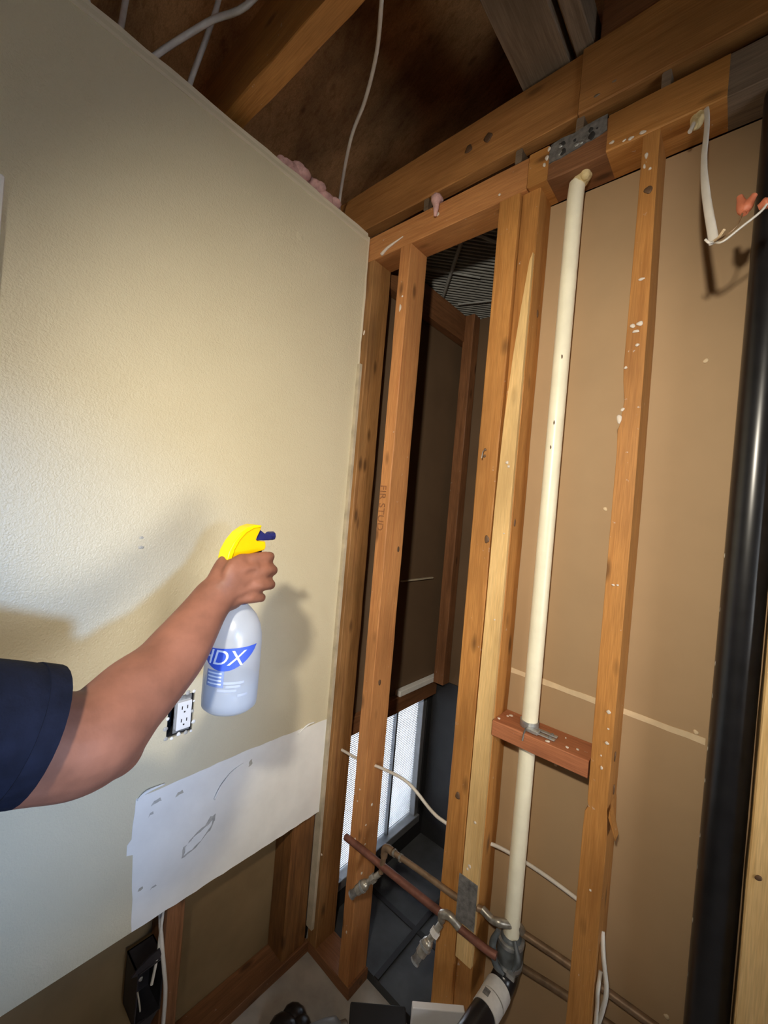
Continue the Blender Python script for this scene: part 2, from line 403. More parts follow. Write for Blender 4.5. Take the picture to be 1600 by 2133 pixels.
bm = bmesh.new(); bm_prism(bm, ragged([(-0.476, 0.622), (-0.455, 0.626), (-0.427, 0.644), (-0.409, 0.661), (-0.405, 0.678), (-0.424, 0.667), (-0.445, 0.660), (-0.474, 0.641)], 0.008, 0.0025, 5), XW, XW + 0.0019, fx)
obj('gouged_gypsum', bm, 'gypsum', patch)
for i, (y, z, a, b) in enumerate([(-0.555, 0.80, .012, .006), (-0.50, 0.795, .010, .006), (-0.565, 0.775, .006, .005), (-0.575, 0.60, .006, .004), (-0.545, 0.585, .008, .003), (-0.30, 0.79, .006, .010)]):
    bm = bmesh.new(); bm_prism(bm, ragged([(y - a, z - b), (y + a, z - b * .4), (y + a * .7, z + b), (y - a * .5, z + b * .7)], 0.005, 0.002, 20 + i), XW, XW + 0.0014, fx)
    obj('scrape', bm, 'smudge' if i % 2 else 'tornpaper', patch)
bm = bmesh.new(); bm_tube(bm, [(XW + .003, -0.405, 0.735), (XW + .006, -0.39, 0.765), (XW + .004, -0.36, 0.79), (XW + .002, -0.325, 0.80)], [0.003, .0022, .002, .001], 6)
obj('peeled_paper_curl', bm, 'gypsum', patch, smooth=True)
bm = bmesh.new(); bm_tube(bm, [(XW + .002, -0.135, 0.815), (XW + .004, -0.10, 0.833), (XW + .003, -0.07, 0.832)], [0.002, .003, .002], 6)
obj('peeled_paper_curl', bm, 'gypsum', patch, smooth=True)
bm = bmesh.new(); bm_tube(bm, [(XW + .002, -0.600, 0.825), (XW + .005, -0.58, 0.838), (XW + .003, -0.54, 0.838)], [0.002, .004, .002], 6)
obj('peeled_paper_curl', bm, 'gypsum', patch, smooth=True)
for y, z, r in [(-0.637, 1.443, 0.005), (-0.636, 1.421, 0.006)]:
    h = splat(wall_left, XW - .0010, y, z, r * 1.2, 'x', 'smudge', 0.8, name='screw_hole'); splat(wall_left, XW - .0006, y, z, r * 0.4, 'x', 'tornpaper', name='screw_hole')
for y, z, a, b in [(-0.285, 2.335, 0.016, 0.026)]:
    splat(wall_left, XW - .0014, y, z, a, 'x', M['paint'], b / a, name='filler_dab')
# brown panel seen under the drywall, and the rest of the shell
struct(box('wall_left_backing', -0.235, -0.222, -3.0, 0.089, 0.0, 2.55, 'kraft_low'), 'brown back of the drywall beyond the left wall studs')
wall_back = struct(box('wall_back', 0.445, 2.4, 0.0895, 0.102, 0.0, 2.398, 'kraft'), 'brown paper drywall behind the stud wall')
rr = random.Random(9)
def strip(x0, x1, z0, z1, h, nm):
    bm = bmesh.new(); n = 14; top = []; bot = []
    for i in range(n + 1):
        t = i / n; x = x0 + (x1 - x0) * t; zz = z0 + (z1 - z0) * t
        top.append((x, zz + h + rr.uniform(-.0012, .0012))); bot.append((x, zz - h + rr.uniform(-.0012, .0012)))
    bm_prism(bm, bot + top[::-1], 0.0882, 0.0897, lambda u, v, d: (u, d, v)); obj(nm, bm, 'tape', wall_back)
strip(0.468, 0.878, 1.157, 1.143, 0.0065, 'joint_tape')
for x, z in [(0.825, 1.922), (0.862, 1.155), (0.60, 0.965), (0.855, 0.565), (0.66, 1.60)]:
    splat(wall_back, x, 0.0892, z, 0.005, 'y', 'tape', name='screw_dimple')
bm = bmesh.new(); bm_box(bm, 2.4, 2.5, -3.0, -1.05, 0, 4.3); bm_box(bm, 2.4, 2.5, -0.40, 1.6, 0, 4.3); bm_box(bm, 2.4, 2.5, -1.05, -0.40, 0, 1.1); bm_box(bm, 2.4, 2.5, -1.05, -0.40, 1.75, 4.3)
struct(obj('wall_right', bm, 'kraft'), 'right side wall out of the picture')
w2 = tag(thing('fill_window', None, None, (2.43, -0.7, 1.1)), 'added fill window in the right wall out of the picture', kind='structure')  # unseen opening added so sky light lifts the room's ambient level
for y in (-1.05, -0.42): box('window_frame', 2.41, 2.45, y, y + 0.02, 1.1, 1.75, 'alum', w2)
for z in (1.1, 1.73): box('window_frame', 2.41, 2.45, -1.05, -0.4, z, z + 0.02, 'alum', w2)
struct(box('wall_rear', -0.9, 2.5, -3.1, -3.0, 0.0, 4.3, 'paint'), 'rear wall out of the picture')
struct(box('wall_far', -0.9, 2.5, 1.6, 1.7, 2.3, 4.3, 'sheath'), 'dark gable end of the attic')
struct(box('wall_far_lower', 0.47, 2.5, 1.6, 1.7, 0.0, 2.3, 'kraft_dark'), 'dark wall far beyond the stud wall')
# roof sheathing rising to the right
bm = bmesh.new()
bm_prism(bm, [(-0.9, 2.62), (2.5, 4.15), (2.5, 4.20), (-0.9, 2.67)], -3.1, 1.7, lambda u, v, d: (u, d, v))
roof = struct(obj('ceiling', bm, 'sheath', origin=(0.8, -0.7, 2.6)), 'dark stained plywood underside of the roof')
struct(box('wall_eave', -0.9, -0.85, -3.1, 1.7, 2.3, 2.68, 'sheath'), 'dark eave board')
struct(box('ceiling_soffit', -0.9, -0.235, -3.1, 1.7, 2.28, 2.30, 'sheath'), 'dark soffit boards')
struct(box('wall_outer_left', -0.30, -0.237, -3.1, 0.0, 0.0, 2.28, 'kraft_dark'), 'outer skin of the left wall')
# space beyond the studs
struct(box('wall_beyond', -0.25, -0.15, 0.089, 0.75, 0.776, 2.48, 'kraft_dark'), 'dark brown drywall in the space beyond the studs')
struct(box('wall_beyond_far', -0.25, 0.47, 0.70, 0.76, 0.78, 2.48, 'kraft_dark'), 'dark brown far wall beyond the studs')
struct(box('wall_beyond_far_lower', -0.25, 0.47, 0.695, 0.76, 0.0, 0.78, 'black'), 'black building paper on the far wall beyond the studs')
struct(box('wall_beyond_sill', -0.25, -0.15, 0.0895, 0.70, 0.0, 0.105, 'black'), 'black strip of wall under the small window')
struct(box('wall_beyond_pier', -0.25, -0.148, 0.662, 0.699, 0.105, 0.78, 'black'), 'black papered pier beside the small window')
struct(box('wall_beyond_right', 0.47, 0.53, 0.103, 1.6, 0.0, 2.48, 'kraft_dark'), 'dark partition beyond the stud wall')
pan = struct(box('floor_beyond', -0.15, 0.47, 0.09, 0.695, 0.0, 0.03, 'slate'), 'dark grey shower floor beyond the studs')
box('floor_seam', -0.15, 0.47, 0.30, 0.318, 0.03, 0.034, 'black', pan); box('floor_seam', 0.10, 0.118, 0.09, 0.695, 0.03, 0.0345, 'black', pan)
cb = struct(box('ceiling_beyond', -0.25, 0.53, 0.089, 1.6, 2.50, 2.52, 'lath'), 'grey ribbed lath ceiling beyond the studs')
bm = bmesh.new()
for i in range(-40, 45):
    cx, cy = 0.05 + i * 0.0133, 0.35 - i * 0.0133
    t = 0.42
    ax_, ay_, bx_, by_ = cx - t * .69, cy - t * .72, cx + t * .69, cy + t * .72
    # clip to the ceiling rectangle
    ts = [k / 200 for k in range(201) if -0.145 < ax_ + (bx_ - ax_) * k / 200 < 0.46 and 0.095 < ay_ + (by_ - ay_) * k / 200 < 0.98]
    if len(ts) < 5: continue
    p = Vector((ax_ + (bx_ - ax_) * ts[0], ay_ + (by_ - ay_) * ts[0], 2.497)); q = Vector((ax_ + (bx_ - ax_) * ts[-1], ay_ + (by_ - ay_) * ts[-1], 2.497))
    bm_tube(bm, [p, q], 0.0032, 5, smooth=False)
tag(obj('lath_ribs', bm, 'rib', cb), kind='stuff')
for a, b, r in [((0.16, 0.155), (-0.148, 0.49), 0.007), ((-0.148, 0.36), (-0.148, 0.96), 0.012), ((0.165, 0.155), (0.30, 0.42), 0.007), ((-0.08, 0.24), (0.075, 0.42), 0.004), ((-0.10, 0.55), (0.10, 0.62), 0.004)]:
    tube('lath_strip', [(a[0], a[1], 2.492), (b[0], b[1], 2.492)], r, 'lathline', cb, seg=6, smooth=False)
# small low window beyond the studs
win = tag(thing('window_1', None, None, (-0.19, 0.32, 0.105)), 'small low window with ribbed white pane beyond the studs', kind='structure')
wx0, wx1, wy0, wy1, wz0, wz1 = -0.215, -0.155, -0.02, 0.662, 0.105, 0.706
box('window_frame', wx0, wx1, wy1 - 0.028, wy1, wz0, wz1, 'alum', win, 0.003)
box('window_frame', wx0, wx1, wy0, wy0 + 0.028, wz0, wz1, 'alum', win, 0.003)
box('window_frame', wx0, wx1 + 0.012, wy0, wy1, wz0, wz0 + 0.034, 'alum', win, 0.003)
box('window_frame', wx0, wx1, wy0, wy1, wz1 - 0.012, wz1, 'alum', win, 0.003)
box('mullion', -0.196, -0.168, 0.452, 0.463, wz0 + 0.03, wz1 - 0.01, 'alum', win, 0.002)
box('mullion', -0.196, -0.168, 0.10, 0.111, wz0 + 0.03, wz1 - 0.01, 'alum', win, 0.002)
for y0, y1 in ((wy0 + .02, 0.104), (0.108, 0.456), (0.459, wy1 - .02)):
    box('pane', -0.190, -0.186, y0, y1, wz0 + 0.03, wz1 - 0.01, 'pane', win)
bm = bmesh.new()
for i in range(66):
    z = wz0 + 0.04 + i * 0.0083
    if z > wz1 - 0.02: break
    bm_box(bm, -0.184, -0.181, wy0 + .02, wy1 - .02, z, z + 0.0030)
tag(obj('screen_slats', bm, 'slat', win), kind='stuff')

# ------------------------------------------------------------------ stud wall timber
TOP = 2.400
s = timber('timber_stud', -0.137, -0.092, 0.0, 0.089, 0.04, TOP, 'stain_z', 'water-stained corner stud right beside the beige wall edge')
splat(s, -0.112, -0.001, 2.155, 0.006, stretch=2.2); splat(s, -0.10, -0.001, 0.36, 0.006); splat(s, -0.118, -.001, 1.95, .008, stretch=.8)
tag(box('drywall_strip', -0.135, -0.106, -0.0125, -0.0005, 0.10, 2.045, 'edge', bevel=0.001), 'narrow grey drywall strip left nailed on the corner stud', 'drywall strip')
s = timber('timber_stud', 0.021, 0.065, 0.0, 0.089, 0.04, TOP, 'red_z', 'reddish stud with a dark vertical stamp, second from the beige wall')
for z, r, st in [(2.20, .007, 2.6), (2.235, .005, 1), (0.62, .004, 1), (0.66, .004, 1), (0.50, .005, 1.3), (0.33, .005, 1), (0.20, .004, 2)]: splat(s, 0.045 + (z * 7 % 1 - .5) * .02, -0.001, z, r, stretch=st)
for z, r in [(0.545, .005), (0.60, .007), (0.48, .005), (0.39, .006)]: splat(s, 0.0658, 0.02 + (z * 13 % 1) * 0.03, z, r, 'x')
def stamp(txt, x, z, size):
    return text_mesh(txt, size, lambda u, v, d: (x + v, -0.0006 - d, z - u))
obj('grade_stamp', stamp('FIR STUD', 0.036, 1.56, 0.036), 'ink', s, label='dark vertical lettering stamped on the face')
for k in range(2):
    ok = splat(s, 0.0655, 0.03 + (k * 37 % 40) / 1000, 1.0 + k * 0.43, 0.006, 'x', 'nail', 1.6, name='knot')
a = timber('timber_stud', 0.362, 0.419, 0.0, 0.089, 0.04, TOP, 'fir_z', 'wide orange stud right behind the narrow pale strip')
for z, r, m in [(1.718, .004, 'nail'), (1.735, .004, 'nail')]: splat(a, 0.383, -0.001, z, r, mat=m, name='nail_head')
tube('bent_nail', [(0.383, -0.001, 1.735), (0.383, -0.012, 1.728), (0.383, -0.016, 1.71)], 0.0014, 'steel', a, seg=6)
for x, z in [(0.41, 1.50), (0.39, 0.82)]: splat(a, x, -0.0006, z, 0.007, mat='nail', stretch=1.5, name='knot')
for z in (0.25, 0.235): splat(a, 0.405 + z * .03, -0.001, z, .003, stretch=5)
b = timber('timber_stud', 0.421, 0.467, 0.012, 0.089, 0.04, TOP, 'fir_z', 'brown stud standing right behind the pale strip, beside the cream pipe')
for y, z in [(0.03, 1.55), (0.06, 2.1)]: splat(b, 0.4674, y, z, 0.005, 'x', 'nail', 2.2, name='knot')
# pale strip tapering to a point at the top
bm = bmesh.new()
bm_prism(bm, [(0.4215, 0.42), (0.4665, 0.42), (0.4665, 0.66), (0.4655, 1.2), (0.466, 1.7), (0.4665, 2.23), (0.459, 2.21), (0.448, 2.10), (0.437, 1.97), (0.428, 1.80), (0.4235, 1.6), (0.422, 1.0)], 0.0, 0.0118, lambda u, v, d: (u, d, v))
p = tag(obj('furring_strip', bm, 'pale_z', bevel=0.0008), 'pale yellow unfinished wood strip with a tapered top', 'wood strip')
for x, z, r in [(0.447, 1.70, .007), (0.452, 1.69, .006), (0.445, 0.78, .006), (0.44, 0.665, .007), (0.45, 1.3, .003), (0.435, .655, .005), (0.455, 1.52, .003)]: splat(p, x, -0.001, z, r)
# third stud with a split step low down
bm = bmesh.new()
prf = [(0.690, 0.04), (0.7365, 0.04), (0.7365, 0.90), (0.734, 0.955), (0.7325, 0.965), (0.7325, 1.6), (0.729, 2.0), (0.7225, 2.30), (0.7215, 2.40), (0.6905, 2.40), (0.6915, 2.2), (0.6915, 1.9), (0.6935, 1.87), (0.6985, 1.83), (0.694, 1.78), (0.6905, 1.765), (0.6925, 1.72), (0.693, 1.2), (0.6945, 0.97), (0.697, 0.958), (0.691, 0.945), (0.690, 0.90)]
bm_prism(bm, prf, 0.0, 0.089, lambda u, v, d: (u, d, v))
s3 = tag(obj('timber_stud', bm, 'fir_z', bevel=0.001), 'splattered stud standing between the cream pipe and the black pipe', 'stud')
for x, z, r, st in [(0.702, 1.988, .008, .9), (0.715, 1.990, .010, .8), (0.709, 1.975, .011, .5), (0.714, 1.945, .006, .8), (0.711, 2.085, .009, .5), (0.696, 1.90, .005, 1), (0.708, 1.436, .005, .7), (0.716, 1.437, .004, .8), (0.692, 1.79, .008, 2.0),
                    (0.697, 1.81, .006, 1), (0.70, 2.352, .005, 2.), (0.698, 2.33, .004, 2), (0.709, 2.32, .005, 1), (0.72, 1.17, .006, 1), (0.722, 1.105, .006, .8), (0.716, 1.05, .004, 1.6), (0.713, 1.075, .003, 1), (0.715, 0.79, .004, 1), (0.722, 1.135, .004, .8)]:
    splat(s3, x, -0.001, z, r, stretch=st)
splat(s3, 0.709, -0.0006, 2.275, 0.008, mat='nail', name='knot'); splat(s3, 0.7335, 0.03, 1.07, 0.004, 'x', 'nail', 3, name='nail_head'); splat(s3, 0.7335, 0.05, 0.99, 0.004, 'x', 'nail', 3, name='nail_head')
bm = bmesh.new(); bm_prism(bm, [(0.736, 0.955), (0.752, 0.915), (0.748, 0.93), (0.737, 0.97)], 0.0, 0.03, lambda u, v, d: (u, d, v)); obj('wood_splinter', bm, 'fir_z', s3)
s4 = timber('timber_stud', 0.951, 0.996, 0.0, 0.089, 0.04, TOP, 'pale_z', 'pale tan stud at the right edge beyond the black pipe')
splat(s4, 0.975, -0.0006, 1.22, 0.009, mat='nail', name='knot'); splat(s4, 0.965, -0.0006, 0.98, 0.005, mat='nail', name='knot')
timber('timber_stud', 1.36, 1.40, 0.0, 0.089, 0.04, TOP, 'fir_z', 'orange stud out at the far right of the stud wall')
# block between studs
bk = timber('blocking_board', 0.4675, 0.6905, 0.0, 0.089, 1.013, 1.051, 'block', 'red-brown block nailed level between two studs round the cream pipe', 'blocking')
for x, y, r in [(0.485, 0.05, .005), (0.49, 0.06, .008), (0.475, 0.02, .006), (0.66, 0.03, .005), (0.60, 0.01, .008), (0.64, 0.02, .006), (0.625, 0.06, .003)]: splat(bk, x, y, 1.052, r, 'z')
# plates and beam
pl = timber('top_plate', -0.235, 0.435, 0.0, 0.089, TOP, 2.483, 'red_x', 'reddish length of top plate next to the beige wall', 'top plate')
bm = bmesh.new(); bm_tube(bm, [(-0.06, -0.002, 2.405), (-0.03, -0.003, 2.418), (0.03, -0.002, 2.432)], [0.006, .005, .002], 6); obj('plaster_smear', bm, 'plaster', pl, smooth=True)
for x, z, r in [(0.16, 2.45, .009), (0.36, 2.42, .005)]: splat(pl, x, -0.001, z, r)
pl2 = timber('top_plate', 0.437, 0.487, -0.001, 0.089, TOP, 2.486, 'fir_x', 'short light end of top plate left of the grey nail plate', 'top plate')
pl3 = timber('top_plate', 0.487, 0.619, 0.002, 0.089, TOP, 2.483, 'old_x', 'dark top plate piece behind the grey nail plate', 'top plate')
pl4 = timber('top_plate', 0.619, 0.829, -0.003, 0.089, TOP, 2.484, 'fir_x', 'bright orange top plate piece right of the grey nail plate', 'top plate')
pl5 = timber('top_plate', 0.829, 2.38, 0.0, 0.089, TOP, 2.484, 'grey_x', 'dull grey top plate at the upper right corner', 'top plate')
for x, z, r in [(0.655, 2.406, .006), (0.668, 2.404, .009), (0.69, 2.405, .010), (0.63, 2.415, .008)]: splat(pl4, x, -0.004, z, r, stretch=.6)
for x, z, r in [(0.487, 2.475, .006), (0.483, 2.455, .007), (0.478, 2.44, .006)]: splat(pl2, x, -0.003, z, r, stretch=1.4)
bm = bmesh.new(); bm_prism(bm, ragged([(0.489, 2.438), (0.53, 2.442), (0.56, 2.444), (0.617, 2.452), (0.617, 2.489), (0.56, 2.487), (0.49, 2.484)], 0.012, 0.003, 8), -0.002, 0.001, lambda u, v, d: (u, d, v))
npl = tag(obj('nail_plate', bm, 'dullsteel'), 'rough grey metal nail plate on the top plate above the cream pipe', 'metal plate')
rn = random.Random(21)
for i in range(12): splat(npl, rn.uniform(0.495, 0.61), -0.0022, rn.uniform(2.45, 2.478), rn.uniform(0.002, 0.007), mat='dark' if i % 3 else 'steel', stretch=rn.uniform(.5, 1.4), name='nail_head')
beam = timber('ceiling_joist', -0.30, 0.548, 0.0, 0.04, 2.524, 2.672, 'dim_x', 'left length of the big joist above the stud wall', 'joist', jit=0.0015)
beam2 = timber('ceiling_joist', 0.551, 2.38, -0.006, 0.04, 2.522, 2.678, 'dim_x', 'right length of the big joist beyond the dark joint', 'joist', jit=0.0015)
for x, z, r in [(0.59, 2.542, .010), (0.625, 2.553, .007)]: splat(beam2, x, -0.0065, z, r, mat='grey_x', stretch=.5)
for x, z in [(0.25, 2.60), (0.31, 2.60)]: splat(beam, x, -0.001, z, 0.012, mat='nail', name='knot')
timber('ceiling_joist', -0.30, 2.38, -0.512, -0.462, 2.53, 2.70, 'fir_x', 'brown joist crossing over the beige wall', 'joist', jit=0.0015)
timber('attic_brace', 0.397, 0.516, -1.6, 0.30, 2.680, 2.725, 'grey_y', 'wide grey-brown brace lying across the big joist', 'brace', jit=0.0015)
timber('attic_brace', 0.530, 0.570, -1.6, 0.30, 2.682, 2.77, 'grey_y', 'narrow grey brace beside the wide one in the attic', 'brace', jit=0.0015)
timber('attic_block', 0.585, 0.80, 0.0, 0.05, 2.68, 2.90, 'old_x', 'dark brown block standing on the big joist', 'blocking', jit=0.0015)
for x, lbl in [(0.10, 'small pale chip of wood wedged on the plate near the hanging fibre'), (0.395, 'small pale chip wedged in the dark gap left of the nail plate'), (0.545, 'grey shim in the dark gap above the nail plate'), (0.715, 'thin brown shim in the dark gap above the orange plate')]:
    tag(timber('wood_shim', x, x + 0.018, 0.004, 0.05, 2.486, 2.522, 'grey_x', lbl, 'shim'), lbl, 'shim')
# hanging scrap of fibre over the plate
bm = bmesh.new(); bm_tube(bm, [(0.155, 0.01, 2.497), (0.158, -0.012, 2.49), (0.160, -0.012, 2.465), (0.158, -0.010, 2.44)], [0.014, .016, .009, .005], 8)
tag(obj('insulation_scrap', bm, 'insul', smooth=True), 'grey-pink scrap of fibre hanging over the top plate', 'insulation')
bm = bmesh.new(); rr = random.Random(2)
for i in range(46):
    t = i / 45; h = 0.012 + 0.030 * math.sin(math.pi * min(1, t * 1.05)) ** 1.5
    bm_ell(bm, (-0.172 + rr.uniform(-.02, .012), -0.34 + t * 0.25, 2.512 + rr.uniform(0, h * 1.4)), (rr.uniform(.012, .026), rr.uniform(.016, .034), rr.uniform(.008, .02)), u=9, v=6)
tag(obj('insulation_batt', bm, 'insul', smooth=True), 'pink insulation poking up behind the beige wall top', 'insulation')
# left wall framing under the drywall
timber('timber_stud', -0.2215, -0.1335, -0.497, -0.452, 0.04, 2.44, 'old_z', 'reddish stud under the white patch with cables stapled on it')
timber('timber_stud', -0.2215, -0.1375, -0.105, -0.010, 0.04, 2.44, 'rot_z', 'dark water-stained stud under the right end of the white patch')
timber('top_plate', -0.2215, -0.1335, -3.0, -0.001, 2.441, 2.482, 'old_y', 'top plate hidden behind the beige wall top', 'top plate')
timber('sole_plate', -0.2215, -0.130, -3.0, -0.001, 0.0005, 0.039, 'old_y', 'dusty reddish sole plate along the foot of the left wall', 'sole plate')
timber('sole_plate', -0.14, 0.072, 0.0, 0.089, 0.0005, 0.039, 'old_x', 'sole plate piece at the foot of the corner studs', 'sole plate')
timber('sole_plate', 0.33, 2.38, 0.0, 0.0885, 0.0005, 0.039, 'red_x', 'sole plate under the pale strip running right', 'sole plate')
# things in the dark space beyond
timber('timber_stud', -0.118, -0.066, 0.64, 0.695, 0.782, 2.48, 'old_z', 'dim brown stud in the far corner beyond the wall')
timber('window_header', -0.160, -0.128, 0.09, 0.69, 0.708, 0.775, 'old_y', 'dark timber header over the small low window', 'header')
tag(box('ledge_strip', -0.149, -0.122, 0.40, 0.685, 0.7765, 0.800, 'gypsum', bevel=0.002), 'white strip lying on the header over the small window', 'strip')
timber('top_plate', -0.149, -0.11, 0.09, 0.69, 2.36, 2.48, 'old_y', 'dim wall plate under the ribbed ceiling beyond the studs', 'top plate')
timber('window_jamb', -0.149, -0.128, 0.02, 0.088, 0.11, 2.39, 'old_z', 'dark narrow board deep between the two left studs', 'board')
tag(box('ledge_strip', -0.149, -0.139, 0.37, 0.60, 1.262, 1.268, 'edge'), 'thin dim line of tape on the dark wall beyond', 'strip')

# ------------------------------------------------------------------ pipes and cables
vp = thing('vent_pipe', 'tall cream plastic pipe clamped to the red-brown block', 'pipe', (0.543, 0.045, 0.50))
tube('pipe_run', [(0.543, 0.045, 0.505), (0.543, 0.045, 1.4), (0.5435, 0.045, 2.36), (0.5455, 0.046, 2.395)], 0.0192, 'cream_pvc', vp, seg=24, smooth=False)
bm = bmesh.new(); bm_ell(bm, (0.563, 0.04, 2.408), (0.019, 0.019, 0.022)); bm_ell(bm, (0.553, 0.045, 2.400), (0.02, 0.02, 0.018)); bm_ell(bm, (0.568, 0.03, 2.398), (0.011, 0.012, 0.014))
tag(obj('spray_foam', bm, 'foam', smooth=True), 'yellow foam blob sealing the top of the cream pipe', 'foam')
for x, z in [(0.546, 1.80), (0.543, 1.74), (0.551, 1.96)]: splat(vp, x, 0.0268, z, 0.0018, mat='nail', stretch=3, name='pencil_mark')
# pipe clamp on the block
cl = thing('pipe_clamp', 'galvanised strap clamp holding the cream pipe on the block', 'clamp', (0.545, 0.045, 1.052))
bm = bmesh.new(); bm_lathe(bm, [(0.0194, 0.0), (0.0225, 0.0), (0.0225, 0.015), (0.0194, 0.015)], 24, (0.543, 0.045, 1.0525)); obj('clamp_ring', bm, 'steel', cl, smooth=False)
for y in (0.018, 0.036): box('clamp_strap', 0.555, 0.612, y, y + 0.011, 1.0525, 1.0555, 'steel', cl, 0.0008)
box('clamp_strap', 0.548, 0.575, 0.012, 0.030, 1.0525, 1.060, 'steel', cl, 0.001)
for x, y in ((0.60, 0.023), (0.60, 0.041), (0.565, 0.02)):
    bm = bmesh.new(); bm_lathe(bm, [(0.004, 0), (0.004, 0.002), (0.002, 0.0035)], 10, (x, y, 1.0556)); obj('screw', bm, 'dullsteel', cl)
tube('clamp_tail', [(0.545, 0.02, 1.056), (0.547, 0.004, 1.052), (0.547, -0.004, 1.035)], 0.002, 'dullsteel', cl, seg=6)
# coupling and drain arm at the bottom
cp = thing('rubber_coupling', 'grey rubber coupling with dark band at the foot of the cream pipe', 'coupling', (0.543, 0.045, 0.47))
bm = bmesh.new(); bm_lathe(bm, [(0.022, 0.0), (0.030, 0.004), (0.031, 0.05), (0.027, 0.058), (0.0245, 0.078), (0.0195, 0.082)], 28, (0.543, 0.045, 0.455)); obj('sleeve', bm, 'rubber', cp, smooth=True)
for z in (0.468, 0.520):
    bm = bmesh.new(); bm_lathe(bm, [(0.0305, 0), (0.0327, 0), (0.0327, 0.009), (0.0305, 0.009)], 28, (0.543, 0.045, z)); obj('band_clamp', bm, 'steel', cp)
box('band_screw', 0.552, 0.572, 0.008, 0.016, 0.466, 0.478, 'steel', cp, 0.001)
tube('rag_fold', [(0.520, 0.02, 0.545), (0.512, 0.012, 0.51), (0.525, 0.008, 0.475), (0.545, 0.012, 0.462)], [.006, .009, .008, .004], 'rubber', cp, seg=8)
tube('rag_fold', [(0.558, 0.03, 0.540), (0.572, 0.018, 0.515), (0.566, 0.010, 0.49)], [.005, .008, .004], 'rubber', cp, seg=8)
da = thing('drain_arm', 'black drain pipe wrapped in white tape pointing into the room', 'pipe', (0.53, -0.1, 0.40))
bm = bmesh.new(); bm_tube(bm, [(0.541, 0.046, 0.455), (0.540, 0.042, 0.436), (0.537, 0.02, 0.420), (0.534, -0.02, 0.416), (0.522, -0.20, 0.409), (0.517, -0.27, 0.407)], 0.029, 24, 8); obj('pipe_run', bm, 'black_abs', da, smooth=True)
tube('tape_wrap', [(0.5357, 0.012, 0.4185), (0.5345, -0.02, 0.416)], 0.0312, 'tapewhite', da, seg=24, smooth=False)
tube('tape_wrap', [(0.5343, -0.023, 0.416), (0.5323, -0.055, 0.4148)], 0.0308, 'tapewhite', da, seg=24, smooth=False)
bm = bmesh.new(); bm_box(bm, 0.520, 0.534, -0.045, -0.030, 0.4455, 0.4475); obj('tape_mark', bm, 'dullsteel', da)
tube('pipe_hub', [(0.5165, -0.24, 0.407), (0.5145, -0.30, 0.406)], 0.035, 'black_abs', da, seg=24, smooth=False)
# big black vertical pipe
bp = thing('soil_pipe', 'thick glossy black plastic pipe at the right edge', 'pipe', (0.915, 0.045, 0.04))
tube('pipe_run', [(0.915, 0.043, 0.04), (0.915, 0.043, 2.399)], 0.0325, 'black_abs', bp, seg=40, smooth=False)
for k in range(10): splat(bp, 0.8845, 0.036, 0.72 + k * 0.085 + (k * 31 % 7) * 0.006, 0.0022, 'x', 'smudge', 3, name='dust_fleck')
# copper lines
cop = thing('copper_pipe', 'tan copper water pipe, the upper of the two lines', 'pipe', (0.3, 0.0, 0.55))
tube('pipe_run', [(0.180, -0.006, 0.556), (0.30, -0.008, 0.567), (0.42, -0.006, 0.572), (0.48, 0.012, 0.572)], 0.0078, 'copper', cop)
tube('pipe_run', [(0.560, 0.060, 0.542), (0.70, 0.068, 0.545), (0.95, 0.068, 0.552)], 0.0085, 'copper', cop)
tube('pipe_run', [(0.478, 0.012, 0.573), (0.505, 0.012, 0.567), (0.525, 0.014, 0.572), (0.556, 0.05, 0.560), (0.565, 0.062, 0.542)], 0.0095, 'solder', cop)
tube('elbow', [(0.200, -0.006, 0.557), (0.180, -0.006, 0.556), (0.171, -0.006, 0.547), (0.170, -0.006, 0.525)], 0.0105, 'copper', cop)
tube('drop_pipe', [(0.170, -0.006, 0.53), (0.165, -0.008, 0.475)], 0.0082, 'copper', cop, smooth=False)
for x in (0.205, 0.228): tube('solder_ring', [(x, -0.0065, 0.5585), (x + 0.006, -0.0065, 0.559)], 0.0105, 'solder', cop, smooth=False)
rc = thing('copper_pipe', 'reddish copper water pipe, the lower of the two lines', 'pipe', (0.3, 0.0, 0.49))
tube('pipe_run', [(0.010, -0.006, 0.489), (0.075, -0.008, 0.494), (0.20, -0.006, 0.495), (0.385, -0.006, 0.501)], 0.0105, 'redcop', rc)
tube('pipe_run', [(0.425, -0.008, 0.504), (0.50, -0.008, 0.507), (0.53, -0.004, 0.507)], 0.0092, 'redcop', rc)
tube('pipe_run', [(0.56, 0.068, 0.452), (0.70, 0.068, 0.475), (0.95, 0.068, 0.50)], 0.0085, 'copper', rc)
tube('elbow', [(0.380, -0.012, 0.492), (0.384, -0.016, 0.512), (0.405, -0.014, 0.520), (0.430, -0.008, 0.506)], 0.0105, 'solder', rc)
def stub(lbl, p0, d):
    t = thing('stub_valve', lbl, 'valve', p0); p0 = Vector(p0); d = Vector(d).normalized()
    tube('stub_pipe', [p0, p0 + d * 0.05], 0.0082, 'solder', t, smooth=False)
    tube('compression_nut', [p0 + d * 0.018, p0 + d * 0.032], 0.0128, 'tapewhite' if 'second' in lbl else 'solder', t, seg=6, smooth=False)
    tube('valve_body', [p0 + d * 0.045, p0 + d * 0.056, p0 + d * 0.085], [0.010, 0.0145, 0.0135], 'solder', t)
    tube('collar', [p0 + d * 0.062, p0 + d * 0.068], 0.0165, 'steel', t, smooth=False)
    tube('valve_end', [p0 + d * 0.085, p0 + d * 0.105], 0.0105, 'dullsteel', t, smooth=False)
    tube('end_ring', [p0 + d * 0.103, p0 + d * 0.108], 0.0125, 'steel', t, smooth=False)
stub('soldered stub valve in front of the reddish stamped stud', (0.164, -0.012, 0.474), (-0.52, -0.45, -0.62))
